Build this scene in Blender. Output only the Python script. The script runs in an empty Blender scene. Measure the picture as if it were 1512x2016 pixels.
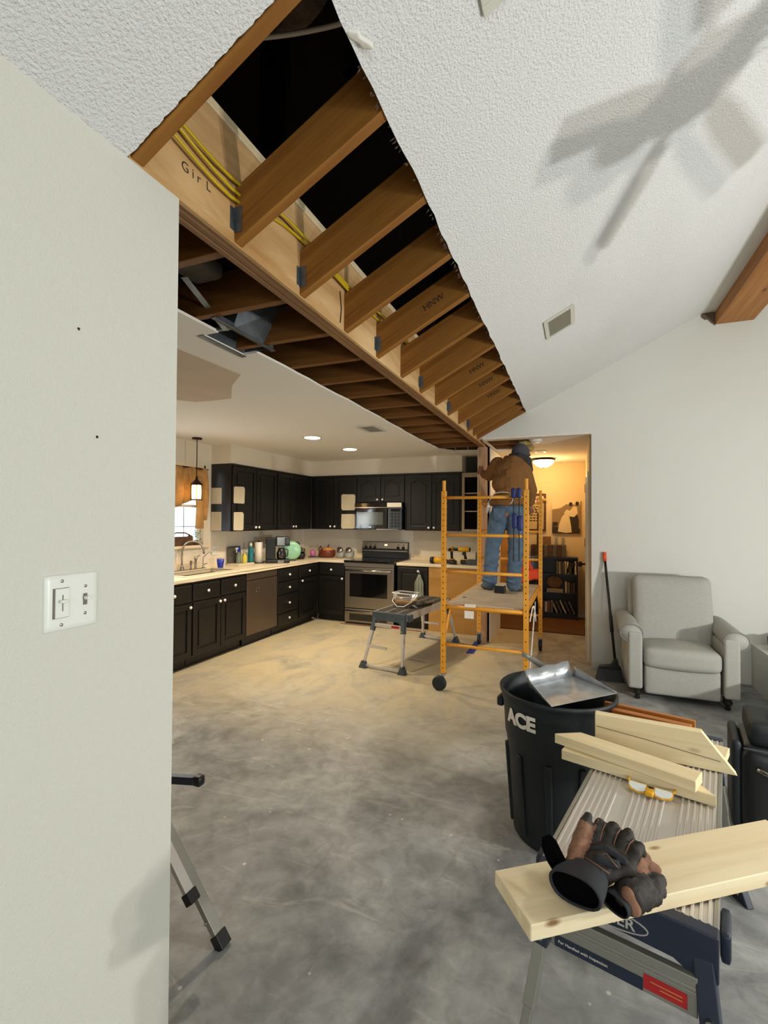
import bpy, bmesh, math, random
from mathutils import Vector, Matrix, Euler
from math import radians as rad, sin, cos, pi
random.seed(7)
C = bpy.context.scene
COL = C.collection
# ------------------------------------------------------------------ camera
cam = bpy.data.cameras.new('camera'); camo = bpy.data.objects.new('camera', cam); COL.objects.link(camo)
yaw, pitch, roll = rad(-22.134), rad(0.869), rad(0.38)
F = Vector((sin(yaw)*cos(pitch), cos(yaw)*cos(pitch), sin(pitch)))
R = Vector((cos(yaw), -sin(yaw), 0)); U = R.cross(F)
R, U = R*cos(roll)+U*sin(roll), U*cos(roll)-R*sin(roll)
camo.matrix_world = Matrix(((R.x, U.x, -F.x, 0), (R.y, U.y, -F.y, 0), (R.z, U.z, -F.z, 1.527), (0, 0, 0, 1)))
cam.sensor_fit = 'VERTICAL'; cam.sensor_height = 24; cam.lens = 935.435/2016*24
cam.clip_start = 0.02; cam.clip_end = 200
C.camera = camo
# ------------------------------------------------------------------ world, lights, exposure
w = bpy.data.worlds.new('world'); C.world = w; w.use_nodes = True
bg = w.node_tree.nodes['Background']; bg.inputs[0].default_value = (0.86, 0.93, 1, 1); bg.inputs[1].default_value = 3.0
C.view_settings.view_transform = 'Standard'; C.view_settings.look = 'None'
C.view_settings.exposure = 0.13; C.view_settings.gamma = 1; C.view_settings.use_curve_mapping = False
try: C.cycles.max_bounces = 8; C.cycles.diffuse_bounces = 5; C.cycles.sample_clamp_indirect = 4
except Exception: pass
def light(kind, name, loc, power, col=(1, 1, 1), size=.1, aim=None, sy=None, spot=None, blend=.5):
    l = bpy.data.lights.new(name, kind); l.energy = power; l.color = col
    if kind == 'AREA':
        l.size = size
        if sy: l.shape = 'RECTANGLE'; l.size_y = sy
    elif kind != 'SUN': l.shadow_soft_size = size
    if spot: l.spot_size = rad(spot); l.spot_blend = blend
    o = bpy.data.objects.new(name, l); COL.objects.link(o); o.location = loc
    if aim is not None: o.rotation_euler = (Vector(aim)-Vector(loc)).to_track_quat('-Z', 'Y').to_euler()
    return o
# two heads of the LED work light standing behind and to the right of the camera
light('AREA', 'work_lamp_light', (3.12, 2.10, 1.12), 50, (.93, .98, 1), .10, (0.2, 4.2, 1.9), .08)
light('AREA', 'work_lamp_light', (3.28, 1.93, 1.20), 28, (1, .88, .74), .10, (0, 3.0, 2.3), .08)
light('AREA', 'daylight_fill', (2.7, -.7, 1.35), 28, (.92, .97, 1), .4, (-.6, 2.0, 1.6), .4)  # added fill for the near left wall; no window stands here
light('SPOT', 'fan_lamp_light', (1.39, 2.10, 2.16), 42, (1, .97, .92), .09, (1.39, 2.10, 0), spot=165, blend=.8)
# added cool fills behind and to the right, for assumed living room windows
light('AREA', 'daylight_fill', (1.2, -2.93, 1.5), 48, (.88, .94, 1), 1.7, (1.0, 3, 1.5), 1.3)
light('AREA', 'daylight_fill', (3.62, 1.2, 1.45), 18, (.95, .98, 1), 1.3, (0, 2.0, 1.2), 1.2)
# kitchen downlights, pendant, hall dome
for q in ((-2.753, 4.62), (-2.748, 5.563), (-2.75, 2.9)):
    light('SPOT', 'downlight', (q[0], q[1], 2.425), 130, (1, .82, .60), .05, (q[0], q[1], 0), spot=150, blend=.9)
light('AREA', 'daylight_fill', (-4.25, 3.7, 1.7), 14, (.9, .96, 1), .8, (0, 3.7, .9), .8)

# ------------------------------------------------------------------ materials
def nodes(m):
    m.use_nodes = True; nt = m.node_tree; return nt, nt.nodes, nt.links, nt.nodes['Principled BSDF']
def N(nt, t, **k):
    n = nt.nodes.new(t)
    for a, b in k.items():
        if a in ('op', ): n.operation = b
        else: n.inputs[a].default_value = b
    return n
def col(h):
    if isinstance(h, str):
        v = [int(h[i:i+2], 16)/255 for i in (0, 2, 4)]
        return tuple([(c/12.92 if c <= .04045 else ((c+.055)/1.055)**2.4) for c in v]+[1])
    return tuple(h)+(1,)
def mat(name, c, rough=.5, metal=0, var=0, vscale=8, bump=0, bscale=200, bdist=.001, spec=.5, emit=None, trans=0, alpha=1, coat=0, c2=None, bdetail=4):
    m = bpy.data.materials.new(name); nt, n, l, b = nodes(m); c = col(c)
    b.inputs['Base Color'].default_value = c; b.inputs['Roughness'].default_value = rough; b.inputs['Metallic'].default_value = metal
    b.inputs['Specular IOR Level'].default_value = spec; b.inputs['Coat Weight'].default_value = coat
    if trans: b.inputs['Transmission Weight'].default_value = trans
    if alpha < 1: b.inputs['Alpha'].default_value = alpha
    if emit: b.inputs['Emission Color'].default_value = col(emit[0]); b.inputs['Emission Strength'].default_value = emit[1]
    if var or bump:
        tc = N(nt, 'ShaderNodeTexCoord')
    if var:
        no = N(nt, 'ShaderNodeTexNoise', Scale=vscale, Detail=5., Roughness=.6); l.new(tc.outputs['Object'], no.inputs['Vector'])
        r = N(nt, 'ShaderNodeValToRGB'); l.new(no.outputs['Fac'], r.inputs[0])
        e = r.color_ramp.elements; e[0].position = .3; e[1].position = .7
        if c2: e[0].color = c; e[1].color = col(c2)
        else:
            e[0].color = tuple(x*(1-var) for x in c[:3])+(1,); e[1].color = tuple(min(1, x*(1+var)) for x in c[:3])+(1,)
        l.new(r.outputs[0], b.inputs['Base Color'])
    if bump:
        nb = N(nt, 'ShaderNodeTexNoise', Scale=bscale, Detail=float(bdetail), Roughness=.6); l.new(tc.outputs['Object'], nb.inputs['Vector'])
        bu = N(nt, 'ShaderNodeBump', Strength=bump, Distance=bdist); l.new(nb.outputs['Fac'], bu.inputs['Height']); l.new(bu.outputs[0], b.inputs['Normal'])
    return m
def wood(name, c1, c2, rough=.6, knots=True, grain=30, along=1.2, knotc=None, kscale=2.2, seed=0.):
    m = bpy.data.materials.new(name); nt, n, l, b = nodes(m); b.inputs['Roughness'].default_value = rough; b.inputs['Specular IOR Level'].default_value = .3
    tc = N(nt, 'ShaderNodeTexCoord'); mp = N(nt, 'ShaderNodeMapping'); mp.inputs['Scale'].default_value = (along, grain, grain); mp.inputs['Location'].default_value = (seed, seed*1.7, seed*.3)
    l.new(tc.outputs['Object'], mp.inputs[0])
    no = N(nt, 'ShaderNodeTexNoise', Scale=1., Detail=5., Roughness=.6, Distortion=.6); l.new(mp.outputs[0], no.inputs['Vector'])
    r = N(nt, 'ShaderNodeValToRGB'); e = r.color_ramp.elements; e[0].position = .32; e[0].color = col(c1); e[1].position = .68; e[1].color = col(c2)
    l.new(no.outputs['Fac'], r.inputs[0]); out = r.outputs[0]
    if knots:
        mp2 = N(nt, 'ShaderNodeMapping'); mp2.inputs['Scale'].default_value = (kscale, kscale*2.4, kscale*2.4); l.new(tc.outputs['Object'], mp2.inputs[0])
        v = N(nt, 'ShaderNodeTexVoronoi', Scale=1.); l.new(mp2.outputs[0], v.inputs['Vector'])
        r2 = N(nt, 'ShaderNodeValToRGB'); q = r2.color_ramp.elements; q[0].position = .045; q[0].color = (1, 1, 1, 1); q[1].position = .12; q[1].color = (0, 0, 0, 1)
        l.new(v.outputs['Distance'], r2.inputs[0])
        mx = N(nt, 'ShaderNodeMix'); mx.data_type = 'RGBA'; l.new(r2.outputs[0], mx.inputs[0]); l.new(out, mx.inputs[6])
        mx.inputs[7].default_value = col(knotc) if knotc else tuple(x*.35 for x in col(c1)[:3])+(1,); out = mx.outputs[2]
    l.new(out, b.inputs['Base Color'])
    bu = N(nt, 'ShaderNodeBump', Strength=.15, Distance=.001); l.new(no.outputs['Fac'], bu.inputs['Height']); l.new(bu.outputs[0], b.inputs['Normal'])
    return m
M = {}
M['wall'] = mat('wall_paint', 'CDCCC0', .75, bump=.6, bscale=150, bdist=.003, bdetail=2, spec=.25)
M['wallf'] = mat('far_wall_paint', 'D2D1C8', .8, bump=.15, bscale=120, bdist=.001, spec=.2)
M['ceil'] = mat('ceiling_texture', 'DCDCDA', .9, bump=1., bscale=130, bdist=.006, bdetail=2, spec=.1)
M['kceil'] = mat('kitchen_ceiling_paint', 'E8E3D8', .85, bump=.2, bscale=90, bdist=.001, spec=.1)
M['gyp'] = mat('drywall_edge', 'DDD8CA', .95, var=.08, vscale=30)
M['patch'] = mat('unpainted_drywall', 'C6B49C', .95, var=.05, vscale=5)
M['kwall'] = mat('kitchen_wall_paint', 'DDD3BF', .7, var=.04, vscale=3)
M['hwall'] = mat('hall_wall_paint', 'D8C49C', .75)
M['white'] = mat('white_paint', 'DEDBD0', .5)
M['plastic'] = mat('white_plastic', 'DDE0D6', .3, coat=.3)
M['plasticd'] = mat('plate_slot', '6A5F55', .5)
M['joist'] = wood('rafter_wood', '77491A', '9A6A2C', grain=22)
M['joist2'] = wood('joist_wood', '5C3A16', '7A4E20', grain=22)
M['lvl'] = wood('beam_plywood_face', 'A67A44', 'DDB985', grain=7, along=1.0, kscale=1.6, knotc='5A3A20')
M['lvlb'] = wood('beam_layer_wood', '6E4E32', '946C44', grain=60, knots=False)
M['stud'] = wood('stud_wood', 'B28A66', 'CDA783', grain=25)
M['pine'] = wood('pine_wood', 'D3BD90', 'E8D8B0', grain=16, along=.8, kscale=3.0, knotc='6E4C28')
M['pine2'] = wood('pine_wood_worn', 'D8C298', 'ECDDB8', grain=12, along=.6, kscale=4.6, knotc='8A6840', seed=3.)
M['amber'] = wood('orange_stained_wood', '9A5A24', 'C07A38', .4, knots=False)
M['ridge'] = wood('ridge_timber', '8A5828', 'B07A44', grain=14, along=.7)
M['ply'] = wood('cabinet_plywood', 'A87B3E', 'C09250', grain=6, knots=False, along=.8)
M['deckply'] = mat('deck_plywood', 'B8A890', .8, var=.12, vscale=6, bump=.2, bscale=60)
M['wfloor'] = wood('hall_wood_floor', '553822', '6B4A2E', .45, knots=False, grain=12)
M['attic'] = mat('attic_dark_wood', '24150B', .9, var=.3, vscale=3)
M['black'] = mat('black_cabinet_paint', '110F0D', .42, bump=.05, bscale=60)
M['blackp'] = mat('black_plastic', '121314', .4)
M['blackr'] = mat('black_rubber', '10181A', .55, var=.2, vscale=20)
M['blackg'] = mat('black_gloss', '060607', .08, coat=.5)
M['steel'] = mat('stainless_steel', '9C948A', .32, metal=.9, bump=.03, bscale=300)
M['dsteel'] = mat('dark_stainless_steel', '77695A', .35, metal=.8)
M['chrome'] = mat('chrome', 'BDB9B0', .15, metal=1)
M['alu'] = mat('aluminium', 'CFCAC2', .4, metal=.55, bump=.1, bscale=40)
M['alud'] = mat('brushed_aluminium_leg', '9C9A90', .4, metal=.7)
M['galv'] = mat('galvanised_steel', 'A2A6A8', .38, metal=.6, var=.25, vscale=14)
M['galvd'] = mat('dull_galvanised_steel', '5C6266', .45, metal=.6, var=.35, vscale=12)
M['orange'] = mat('scaffold_orange_paint', 'DE982A', .45, var=.08, vscale=12)
M['hole_shade'] = mat('hole_dark', '2A1408', .9)  # dark of empty holes, painted on flat discs
M['navy'] = mat('navy_plastic', '1A2334', .45, var=.25, vscale=10, bump=.1, bscale=80)
M['slate'] = mat('slate_plastic', '3E474C', .55, var=.2, vscale=14)
M['counter'] = mat('cream_laminate', 'E3D4B6', .35, var=.03, vscale=20)
M['knobw'] = mat('white_ceramic', 'F2EFE8', .15, coat=.5)
M['patchw'] = mat('beige_test_paint', 'CBBFA4', .6, var=.04, vscale=10)
M['fabric'] = mat('grey_upholstery', 'A7A69D', .95, var=.06, vscale=60, bump=.25, bscale=700, bdist=.0006, spec=.1)
M['darkwood'] = mat('dark_turned_wood', '17100E', .3, coat=.3)
M['glass'] = mat('clear_glass', 'E8EEEC', .03, trans=1.)
M['cyan'] = mat('glass_jar', 'C9CDC8', .1, trans=.6)
M['blue'] = mat('royal_blue_plastic', '14289A', .4)
M['blued'] = mat('blue_clamp', '1B2560', .45)
M['teal'] = mat('teal_bottle', '0D6D78', .3, coat=.3)
M['mint'] = mat('mint_enamel', '94CDA6', .3, coat=.4)
M['pink'] = mat('pink_ceramic', 'CC6FA4', .3)
M['terra'] = mat('brown_glazed_clay', '6E2E14', .35, coat=.3)
M['gourd'] = mat('orange_gourd', 'C98A4C', .5)
M['yellow'] = mat('yellow_plastic', 'D8A018', .4)
M['soap'] = mat('yellow_soap', 'D2C84A', .2)
M['paper'] = mat('paper_white', 'E6DFD0', .9)
M['red'] = mat('red_label', 'A8181C', .5)
M['redbag'] = mat('orange_red_fabric', 'D8431C', .8)
M['jeans'] = mat('blue_denim', '53677B', .95, var=.28, vscale=16, bump=.2, bscale=30, bdist=.006)
M['jacket'] = mat('tan_work_jacket', '7A5226', .9, var=.14, vscale=9, bump=.4, bscale=16, bdist=.012)
M['beanie'] = mat('grey_knit', '46454A', .95, bump=.3, bscale=150)
M['hood'] = mat('hood_lining', '33302E', .95)
M['skin'] = mat('skin', 'A06A50', .55)
M['boot'] = mat('worn_grey_boot', '5A5348', .8, var=.2, vscale=20)
M['kpine'] = mat('wood_shavings', 'B48A54', .9, var=.4, vscale=120, bump=1, bscale=120, bdist=.01)
M['clear'] = mat('clear_tub_plastic', 'F2EFE8', .06, trans=.93)
M['glovek'] = mat('glove_black_leather', '211911', .7, var=.4, vscale=40, bump=.4, bscale=90, bdist=.002)
M['glovec'] = mat('glove_charcoal_neoprene', '26272A', .9, bump=.2, bscale=300)
M['glovet'] = mat('glove_tan_suede', '7E5A44', .95, var=.25, vscale=35, bump=.4, bscale=80, bdist=.002)
M['glovei'] = mat('glove_black_lining', '050506', 1.0, spec=.05)
M['towel'] = mat('sage_towel', '8F9282', .95, bump=.3, bscale=200)
M['brown'] = mat('brown_fabric', '7A5C3A', .95, var=.15, vscale=30)
M['valance'] = mat('burlap_valance', 'B88A50', .95, var=.2, vscale=12, bump=.3, bscale=200)
M['crate'] = wood('old_brown_crate', '3E2A1E', '5E4432', knots=False)
M['leaf'] = mat('green_leaf', '5E7A34', .6)
M['ycable'] = mat('yellow_cable', 'C8AC1E', .4)
M['wcable'] = mat('white_cable', 'BDB5A6', .5)
M['insul'] = mat('paper_faced_insulation', '5E4E42', .95, var=.4, vscale=20, bump=1, bscale=40, bdist=.02)
M['insuly'] = mat('yellow_fibreglass', 'B5A468', .95, var=.3, vscale=25, bump=1, bscale=60, bdist=.02)
M['ink'] = mat('black_ink', '2A2018', .8)
M['bulb'] = mat('lamp_glow', (1, .9, .72), .5, emit=((1, .86, .62), 14))
M['domeg'] = mat('lit_dome_glass', (1, .85, .6), .4, emit=((1, .72, .36), 5.5))
M['pendg'] = mat('lit_pendant_glass', (1, .75, .4), .4, emit=((1, .62, .22), 5))
M['bronze'] = mat('oil_bronze', '2A1B12', .4, metal=.6)
M['screen'] = mat('lit_oven_display', '060606', .2, emit=((.7, .8, .5), .02))
M['tape'] = mat('blue_tape', '2C3C8C', .7)
M['lens'] = mat('clear_lens', 'E9ECE8', .05, trans=.5)
M['canvasd'] = mat('photo_dark', '2A1E14', .7); M['canvasm'] = mat('photo_mid', '8A7250', .7); M['canvasl'] = mat('photo_light', 'D8C6A0', .7)
M['greyv'] = mat('vent_dark', '55524A', .7)
M['ventw'] = mat('vent_paint', 'C4C3B6', .5)
M['patio'] = mat('outside_siding', '20305E', .8)

# floor material: worn concrete slab with a tan kitchen tint (warm light plus adhesive) and paint specks
def concrete():
    m = bpy.data.materials.new('worn_concrete'); nt, n, l, b = nodes(m); b.inputs['Roughness'].default_value = .55; b.inputs['Specular IOR Level'].default_value = .35
    tc = N(nt, 'ShaderNodeTexCoord')
    def noise(s, d=6., dist=0., sc=(1, 1, 1)):
        mp = N(nt, 'ShaderNodeMapping'); mp.inputs['Scale'].default_value = sc; l.new(tc.outputs['Object'], mp.inputs[0])
        x = N(nt, 'ShaderNodeTexNoise', Scale=s, Detail=d, Roughness=.62, Distortion=dist); l.new(mp.outputs[0], x.inputs['Vector']); return x.outputs['Fac']
    def ramp(f, p0, c0, p1, c1):
        r = N(nt, 'ShaderNodeValToRGB'); e = r.color_ramp.elements; e[0].position = p0; e[0].color = c0; e[1].position = p1; e[1].color = c1; l.new(f, r.inputs[0]); return r.outputs[0]
    def mix(f, a, bb, mode='MIX'):
        x = N(nt, 'ShaderNodeMix'); x.data_type = 'RGBA'; x.blend_type = mode
        if hasattr(f, 'links'): l.new(f, x.inputs[0])
        else: x.inputs[0].default_value = f
        for s, i in ((a, 6), (bb, 7)):
            if hasattr(s, 'links'): l.new(s, x.inputs[i])
            else: x.inputs[i].default_value = s
        return x.outputs[2]
    base = ramp(noise(1.3, 8, .8), .32, col('666869'), .68, col('ADAEAA'))
    fine = ramp(noise(9, 8, .5), .35, (.74, .74, .74, 1), .65, (1.13, 1.13, 1.13, 1))
    c = mix(1., base, fine, 'MULTIPLY')
    # tan kitchen end: mostly warm lamp light painted in, partly old adhesive residue
    sep = N(nt, 'ShaderNodeSeparateXYZ'); l.new(tc.outputs['Object'], sep.inputs[0])
    mr = N(nt, 'ShaderNodeMapRange'); mr.inputs[1].default_value = 2.6; mr.inputs[2].default_value = 4.0; l.new(sep.outputs[1], mr.inputs[0])
    mr2 = N(nt, 'ShaderNodeMapRange'); mr2.inputs[1].default_value = .2; mr2.inputs[2].default_value = -1.0; l.new(sep.outputs[0], mr2.inputs[0])
    mu = N(nt, 'ShaderNodeMath'); mu.operation = 'MULTIPLY'; l.new(mr.outputs[0], mu.inputs[0]); l.new(mr2.outputs[0], mu.inputs[1])
    st = ramp(noise(2.2, 7, 1.2, (1, .6, 1)), .3, (.35, .35, .35, 1), .55, (1, 1, 1, 1))
    mu2 = N(nt, 'ShaderNodeMath'); mu2.operation = 'MULTIPLY'; l.new(mu.outputs[0], mu2.inputs[0]); l.new(st, mu2.inputs[1])
    c = mix(mu2.outputs[0], c, col('BDB08F'))
    # pale smears
    sm = ramp(noise(3.5, 8, 2.5, (.35, 1.6, 1)), .60, (0, 0, 0, 1), .74, (.5, .5, .5, 1)); c = mix(sm, c, col('C9C5B8'))
    dk = ramp(noise(2.6, 8, 3., (1.5, .4, 1)), .60, (0, 0, 0, 1), .80, (.45, .45, .45, 1)); c = mix(dk, c, col('5C5850'))
    v = N(nt, 'ShaderNodeTexVoronoi', Scale=9.); l.new(tc.outputs['Object'], v.inputs['Vector'])
    sp = ramp(v.outputs['Distance'], .045, (.85, .85, .85, 1), .085, (0, 0, 0, 1)); gt = ramp(v.outputs['Color'], .55, (0, 0, 0, 1), .6, (1, 1, 1, 1))
    sp = mix(1., sp, gt, 'MULTIPLY'); c = mix(sp, c, col('D2D0C6'))
    l.new(c, b.inputs['Base Color'])
    bu = N(nt, 'ShaderNodeBump', Strength=.15, Distance=.003); l.new(noise(14, 6), bu.inputs['Height']); l.new(bu.outputs[0], b.inputs['Normal'])
    return m
M['floor'] = concrete()

# ------------------------------------------------------------------ mesh helpers
class MB:
    def __init__(s): s.v = []; s.f = []
    def add(s, vs, fs):
        n = len(s.v); s.v += [tuple(v) for v in vs]; s.f += [tuple(i+n for i in f) for f in fs]; return s
    def box(s, x0, x1, y0, y1, z0, z1):
        return s.add([(x0, y0, z0), (x1, y0, z0), (x1, y1, z0), (x0, y1, z0), (x0, y0, z1), (x1, y0, z1), (x1, y1, z1), (x0, y1, z1)],
                     [(0, 3, 2, 1), (4, 5, 6, 7), (0, 1, 5, 4), (1, 2, 6, 5), (2, 3, 7, 6), (3, 0, 4, 7)])
    def prism(s, poly, h0, h1, ax='z'):
        """poly: 2-D points; extruded along axis ax from h0 to h1"""
        def P(p, h):
            return {'z': (p[0], p[1], h), 'y': (p[0], h, p[1]), 'x': (h, p[0], p[1])}[ax]
        n = len(poly); vs = [P(p, h0) for p in poly]+[P(p, h1) for p in poly]
        fs = [tuple(range(n))[::-1], tuple(range(n, 2*n))]+[(i, (i+1) % n, n+(i+1) % n, n+i) for i in range(n)]
        return s.add(vs, fs)
    def tube(s, pts, r, n=8, cap=True, closed=False, sq=False, ry=None, upv=(0, 0, 1)):
        pts = [Vector(p) for p in pts]; m = len(pts); rs = r if isinstance(r, (list, tuple)) else [r]*m
        vs = []; prev = None
        for i, p in enumerate(pts):
            if closed: t = pts[(i+1) % m]-pts[i-1]
            else: t = pts[min(i+1, m-1)]-pts[max(i-1, 0)]
            t.normalize()
            if prev is None:
                a = Vector(upv); 
                if abs(t.dot(a)) > .95: a = Vector((1, 0, 0))
                a = (a-t*a.dot(t)).normalized()
            else: a = (prev-t*prev.dot(t)).normalized()
            prev = a; bb = t.cross(a)
            for k in range(n):
                an = 2*pi*k/n+(pi/n if sq else 0)
                vs.append(p+a*cos(an)*rs[i]+bb*sin(an)*(rs[i] if ry is None else rs[i]*ry))
        fs = []
        for i in range(m if closed else m-1):
            j = (i+1) % m
            for k in range(n): fs.append((i*n+k, i*n+(k+1) % n, j*n+(k+1) % n, j*n+k))
        if cap and not closed: fs += [tuple(range(n))[::-1], tuple(range((m-1)*n, m*n))]
        return s.add(vs, fs)
    def cyl(s, p0, p1, r, n=16, r1=None): return s.tube([p0, p1], [r, r if r1 is None else r1], n)
    def lathe(s, prof, c=(0, 0, 0), n=24, ax='z', cap=True):
        vs = []
        for (r, h) in prof:
            for k in range(n):
                a = 2*pi*k/n; q = (r*cos(a), r*sin(a), h)
                if ax == 'y': q = (q[0], q[2], q[1])
                if ax == 'x': q = (q[2], q[0], q[1])
                vs.append((q[0]+c[0], q[1]+c[1], q[2]+c[2]))
        m = len(prof); fs = [(i*n+k, i*n+(k+1) % n, (i+1)*n+(k+1) % n, (i+1)*n+k) for i in range(m-1) for k in range(n)]
        if cap: fs += [tuple(range(n))[::-1], tuple(range((m-1)*n, m*n))]
        return s.add(vs, fs)
    def rbox(s, c, size, r, n=10, puff=(0, 0, 0), warp=None):
        """rounded box with optional puffed faces"""
        hx, hy, hz = [q/2 for q in size]; vs = []; fs = []; idx = {}
        def key(a, b, d): return (a, b, d)
        def pt(i, j, k):
            q = [2*i/n-1, 2*j/n-1, 2*k/n-1]
            # concentrate samples near the edges
            q = [math.copysign(1-(1-abs(t))**1.5, t) for t in q]
            p = [q[0]*hx, q[1]*hy, q[2]*hz]; inn = [max(-h+r, min(h-r, t)) for h, t in zip((hx, hy, hz), p)]
            d = Vector([a-b for a, b in zip(p, inn)])
            if d.length > 1e-9: p = [a+b for a, b in zip(inn, d.normalized()*r)]
            u, v, ww = q
            p[0] += puff[0]*u*(1-v*v)*(1-ww*ww); p[1] += puff[1]*v*(1-u*u)*(1-ww*ww); p[2] += puff[2]*ww*(1-u*u)*(1-v*v)
            p = Vector(p)
            if warp: p = Vector(warp(p))
            return p+Vector(c)
        def g(i, j, k):
            if (i, j, k) not in idx: idx[(i, j, k)] = len(vs); vs.append(pt(i, j, k))
            return idx[(i, j, k)]
        for a in range(n):
            for b in range(n):
                fs += [(g(a, b, 0), g(a, b+1, 0), g(a+1, b+1, 0), g(a+1, b, 0)), (g(a, b, n), g(a+1, b, n), g(a+1, b+1, n), g(a, b+1, n)),
                       (g(a, 0, b), g(a+1, 0, b), g(a+1, 0, b+1), g(a, 0, b+1)), (g(a, n, b), g(a, n, b+1), g(a+1, n, b+1), g(a+1, n, b)),
                       (g(0, a, b), g(0, a, b+1), g(0, a+1, b+1), g(0, a+1, b)), (g(n, a, b), g(n, a+1, b), g(n, a+1, b+1), g(n, a, b+1))]
        return s.add(vs, fs)
    def xf(s, mtx):
        s.v = [tuple(mtx @ Vector(v)) for v in s.v]; return s
    def build(s, name, m, parent=None, smooth=False, bevel=0, bseg=2, world=False, subsurf=0, label=None, kind=None, origin=True, cat=None, group=None):
        vs = [Vector(v) for v in s.v]
        if parent is not None and world:
            inv = mw(parent).inverted(); vs = [inv @ v for v in vs]
        loc = Vector((0, 0, 0))
        if parent is None and origin and vs:
            loc = Vector(((min(v.x for v in vs)+max(v.x for v in vs))/2, (min(v.y for v in vs)+max(v.y for v in vs))/2, min(v.z for v in vs)))
            vs = [v-loc for v in vs]
        me = bpy.data.meshes.new(name); me.from_pydata(vs, [], s.f)
        bm = bmesh.new(); bm.from_mesh(me); bmesh.ops.remove_doubles(bm, verts=bm.verts, dist=1e-5)
        bmesh.ops.recalc_face_normals(bm, faces=bm.faces); bm.to_mesh(me); bm.free()
        if smooth: me.polygons.foreach_set('use_smooth', [True]*len(me.polygons))
        me.materials.append(M[m] if isinstance(m, str) else m)
        o = bpy.data.objects.new(name, me); COL.objects.link(o); o.parent = parent; o.location = loc
        if bevel:
            b = o.modifiers.new('bevel', 'BEVEL'); b.width = bevel; b.segments = bseg; b.limit_method = 'ANGLE'; b.angle_limit = rad(40); b.harden_normals = False
        if subsurf:
            b = o.modifiers.new('sub', 'SUBSURF'); b.levels = b.render_levels = subsurf
        if smooth and not subsurf:
            try: me.shade_smooth_by_angle(angle=rad(40))
            except Exception:
                pass
        if label: o['label'] = label
        if kind: o['kind'] = kind
        if cat: o['category'] = cat
        if group: o['group'] = group
        return o
def mw(o):
    m = Matrix.Translation(o.location) @ o.rotation_euler.to_matrix().to_4x4()
    return (mw(o.parent) @ m) if o.parent else m
def thing(name, label, cat, loc=(0, 0, 0), rotz=0, group=None, rot=None):
    o = bpy.data.objects.new(name, None); COL.objects.link(o); o.location = loc; o.rotation_euler = rot if rot else (0, 0, rotz)
    o.empty_display_size = .1; o['label'] = label; o['category'] = cat
    if group: o['group'] = group
    return o
def sbox(name, m, *b, **k):
    return MB().box(*b).build(name, m, origin=False, kind='structure', **k)
def struct(name, mb, m, **k): return mb.build(name, m, origin=False, kind='structure', **k)
def copy(o, parent=None):
    c = o.copy(); COL.objects.link(c); c.parent = parent
    for ch in list(o.children): copy(ch, c)
    return c
def lumber(name, m, p0, p1, wdt, h, parent=None, up=(0, 0, 1), cut0=0, cut1=0, cuty0=0, cuty1=0, bevel=.002, **k):
    """board with its length along local X; cut* slant the ends (z-slant / y-slant)"""
    p0, p1 = Vector(p0), Vector(p1); L = (p1-p0).length; X = (p1-p0).normalized(); Z = Vector(up); Z = (Z-X*Z.dot(X)).normalized(); Y = Z.cross(X)
    mb = MB(); vs = []
    for x, y, z in [(0, -1, 0), (1, -1, 0), (1, 1, 0), (0, 1, 0), (0, -1, 1), (1, -1, 1), (1, 1, 1), (0, 1, 1)]:
        xx = (L if x else 0)
        xx += (-(cut1 if z else 0)-(cuty1 if y > 0 else 0)) if x else ((cut0 if z else 0)+(cuty0 if y > 0 else 0))
        vs.append((xx, y*wdt/2, z*h))
    mb.add(vs, [(0, 3, 2, 1), (4, 5, 6, 7), (0, 1, 5, 4), (1, 2, 6, 5), (2, 3, 7, 6), (3, 0, 4, 7)])
    o = mb.build(name, m, origin=False, bevel=bevel, bseg=1, **k)
    T = Matrix.Translation(p0) @ Matrix((X, Y, Z)).transposed().to_4x4()
    if parent is not None: T = mw(parent).inverted() @ T
    o.parent = parent; o.location = T.to_translation(); o.rotation_euler = T.to_euler()
    return o
def text_mesh(body, size, ext=.0005, align='CENTER', bold=0):
    cu = bpy.data.curves.new('txt', 'FONT'); cu.body = body; cu.size = size; cu.extrude = ext; cu.align_x = align; cu.align_y = 'CENTER'; cu.offset = bold
    o = bpy.data.objects.new('txt', cu); COL.objects.link(o)
    dg = bpy.context.evaluated_depsgraph_get(); me = bpy.data.meshes.new_from_object(o.evaluated_get(dg))
    mb = MB(); mb.v = [tuple(v.co) for v in me.vertices]; mb.f = [tuple(p.vertices) for p in me.polygons]
    bpy.data.objects.remove(o); bpy.data.curves.remove(cu); bpy.data.meshes.remove(me); return mb
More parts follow.
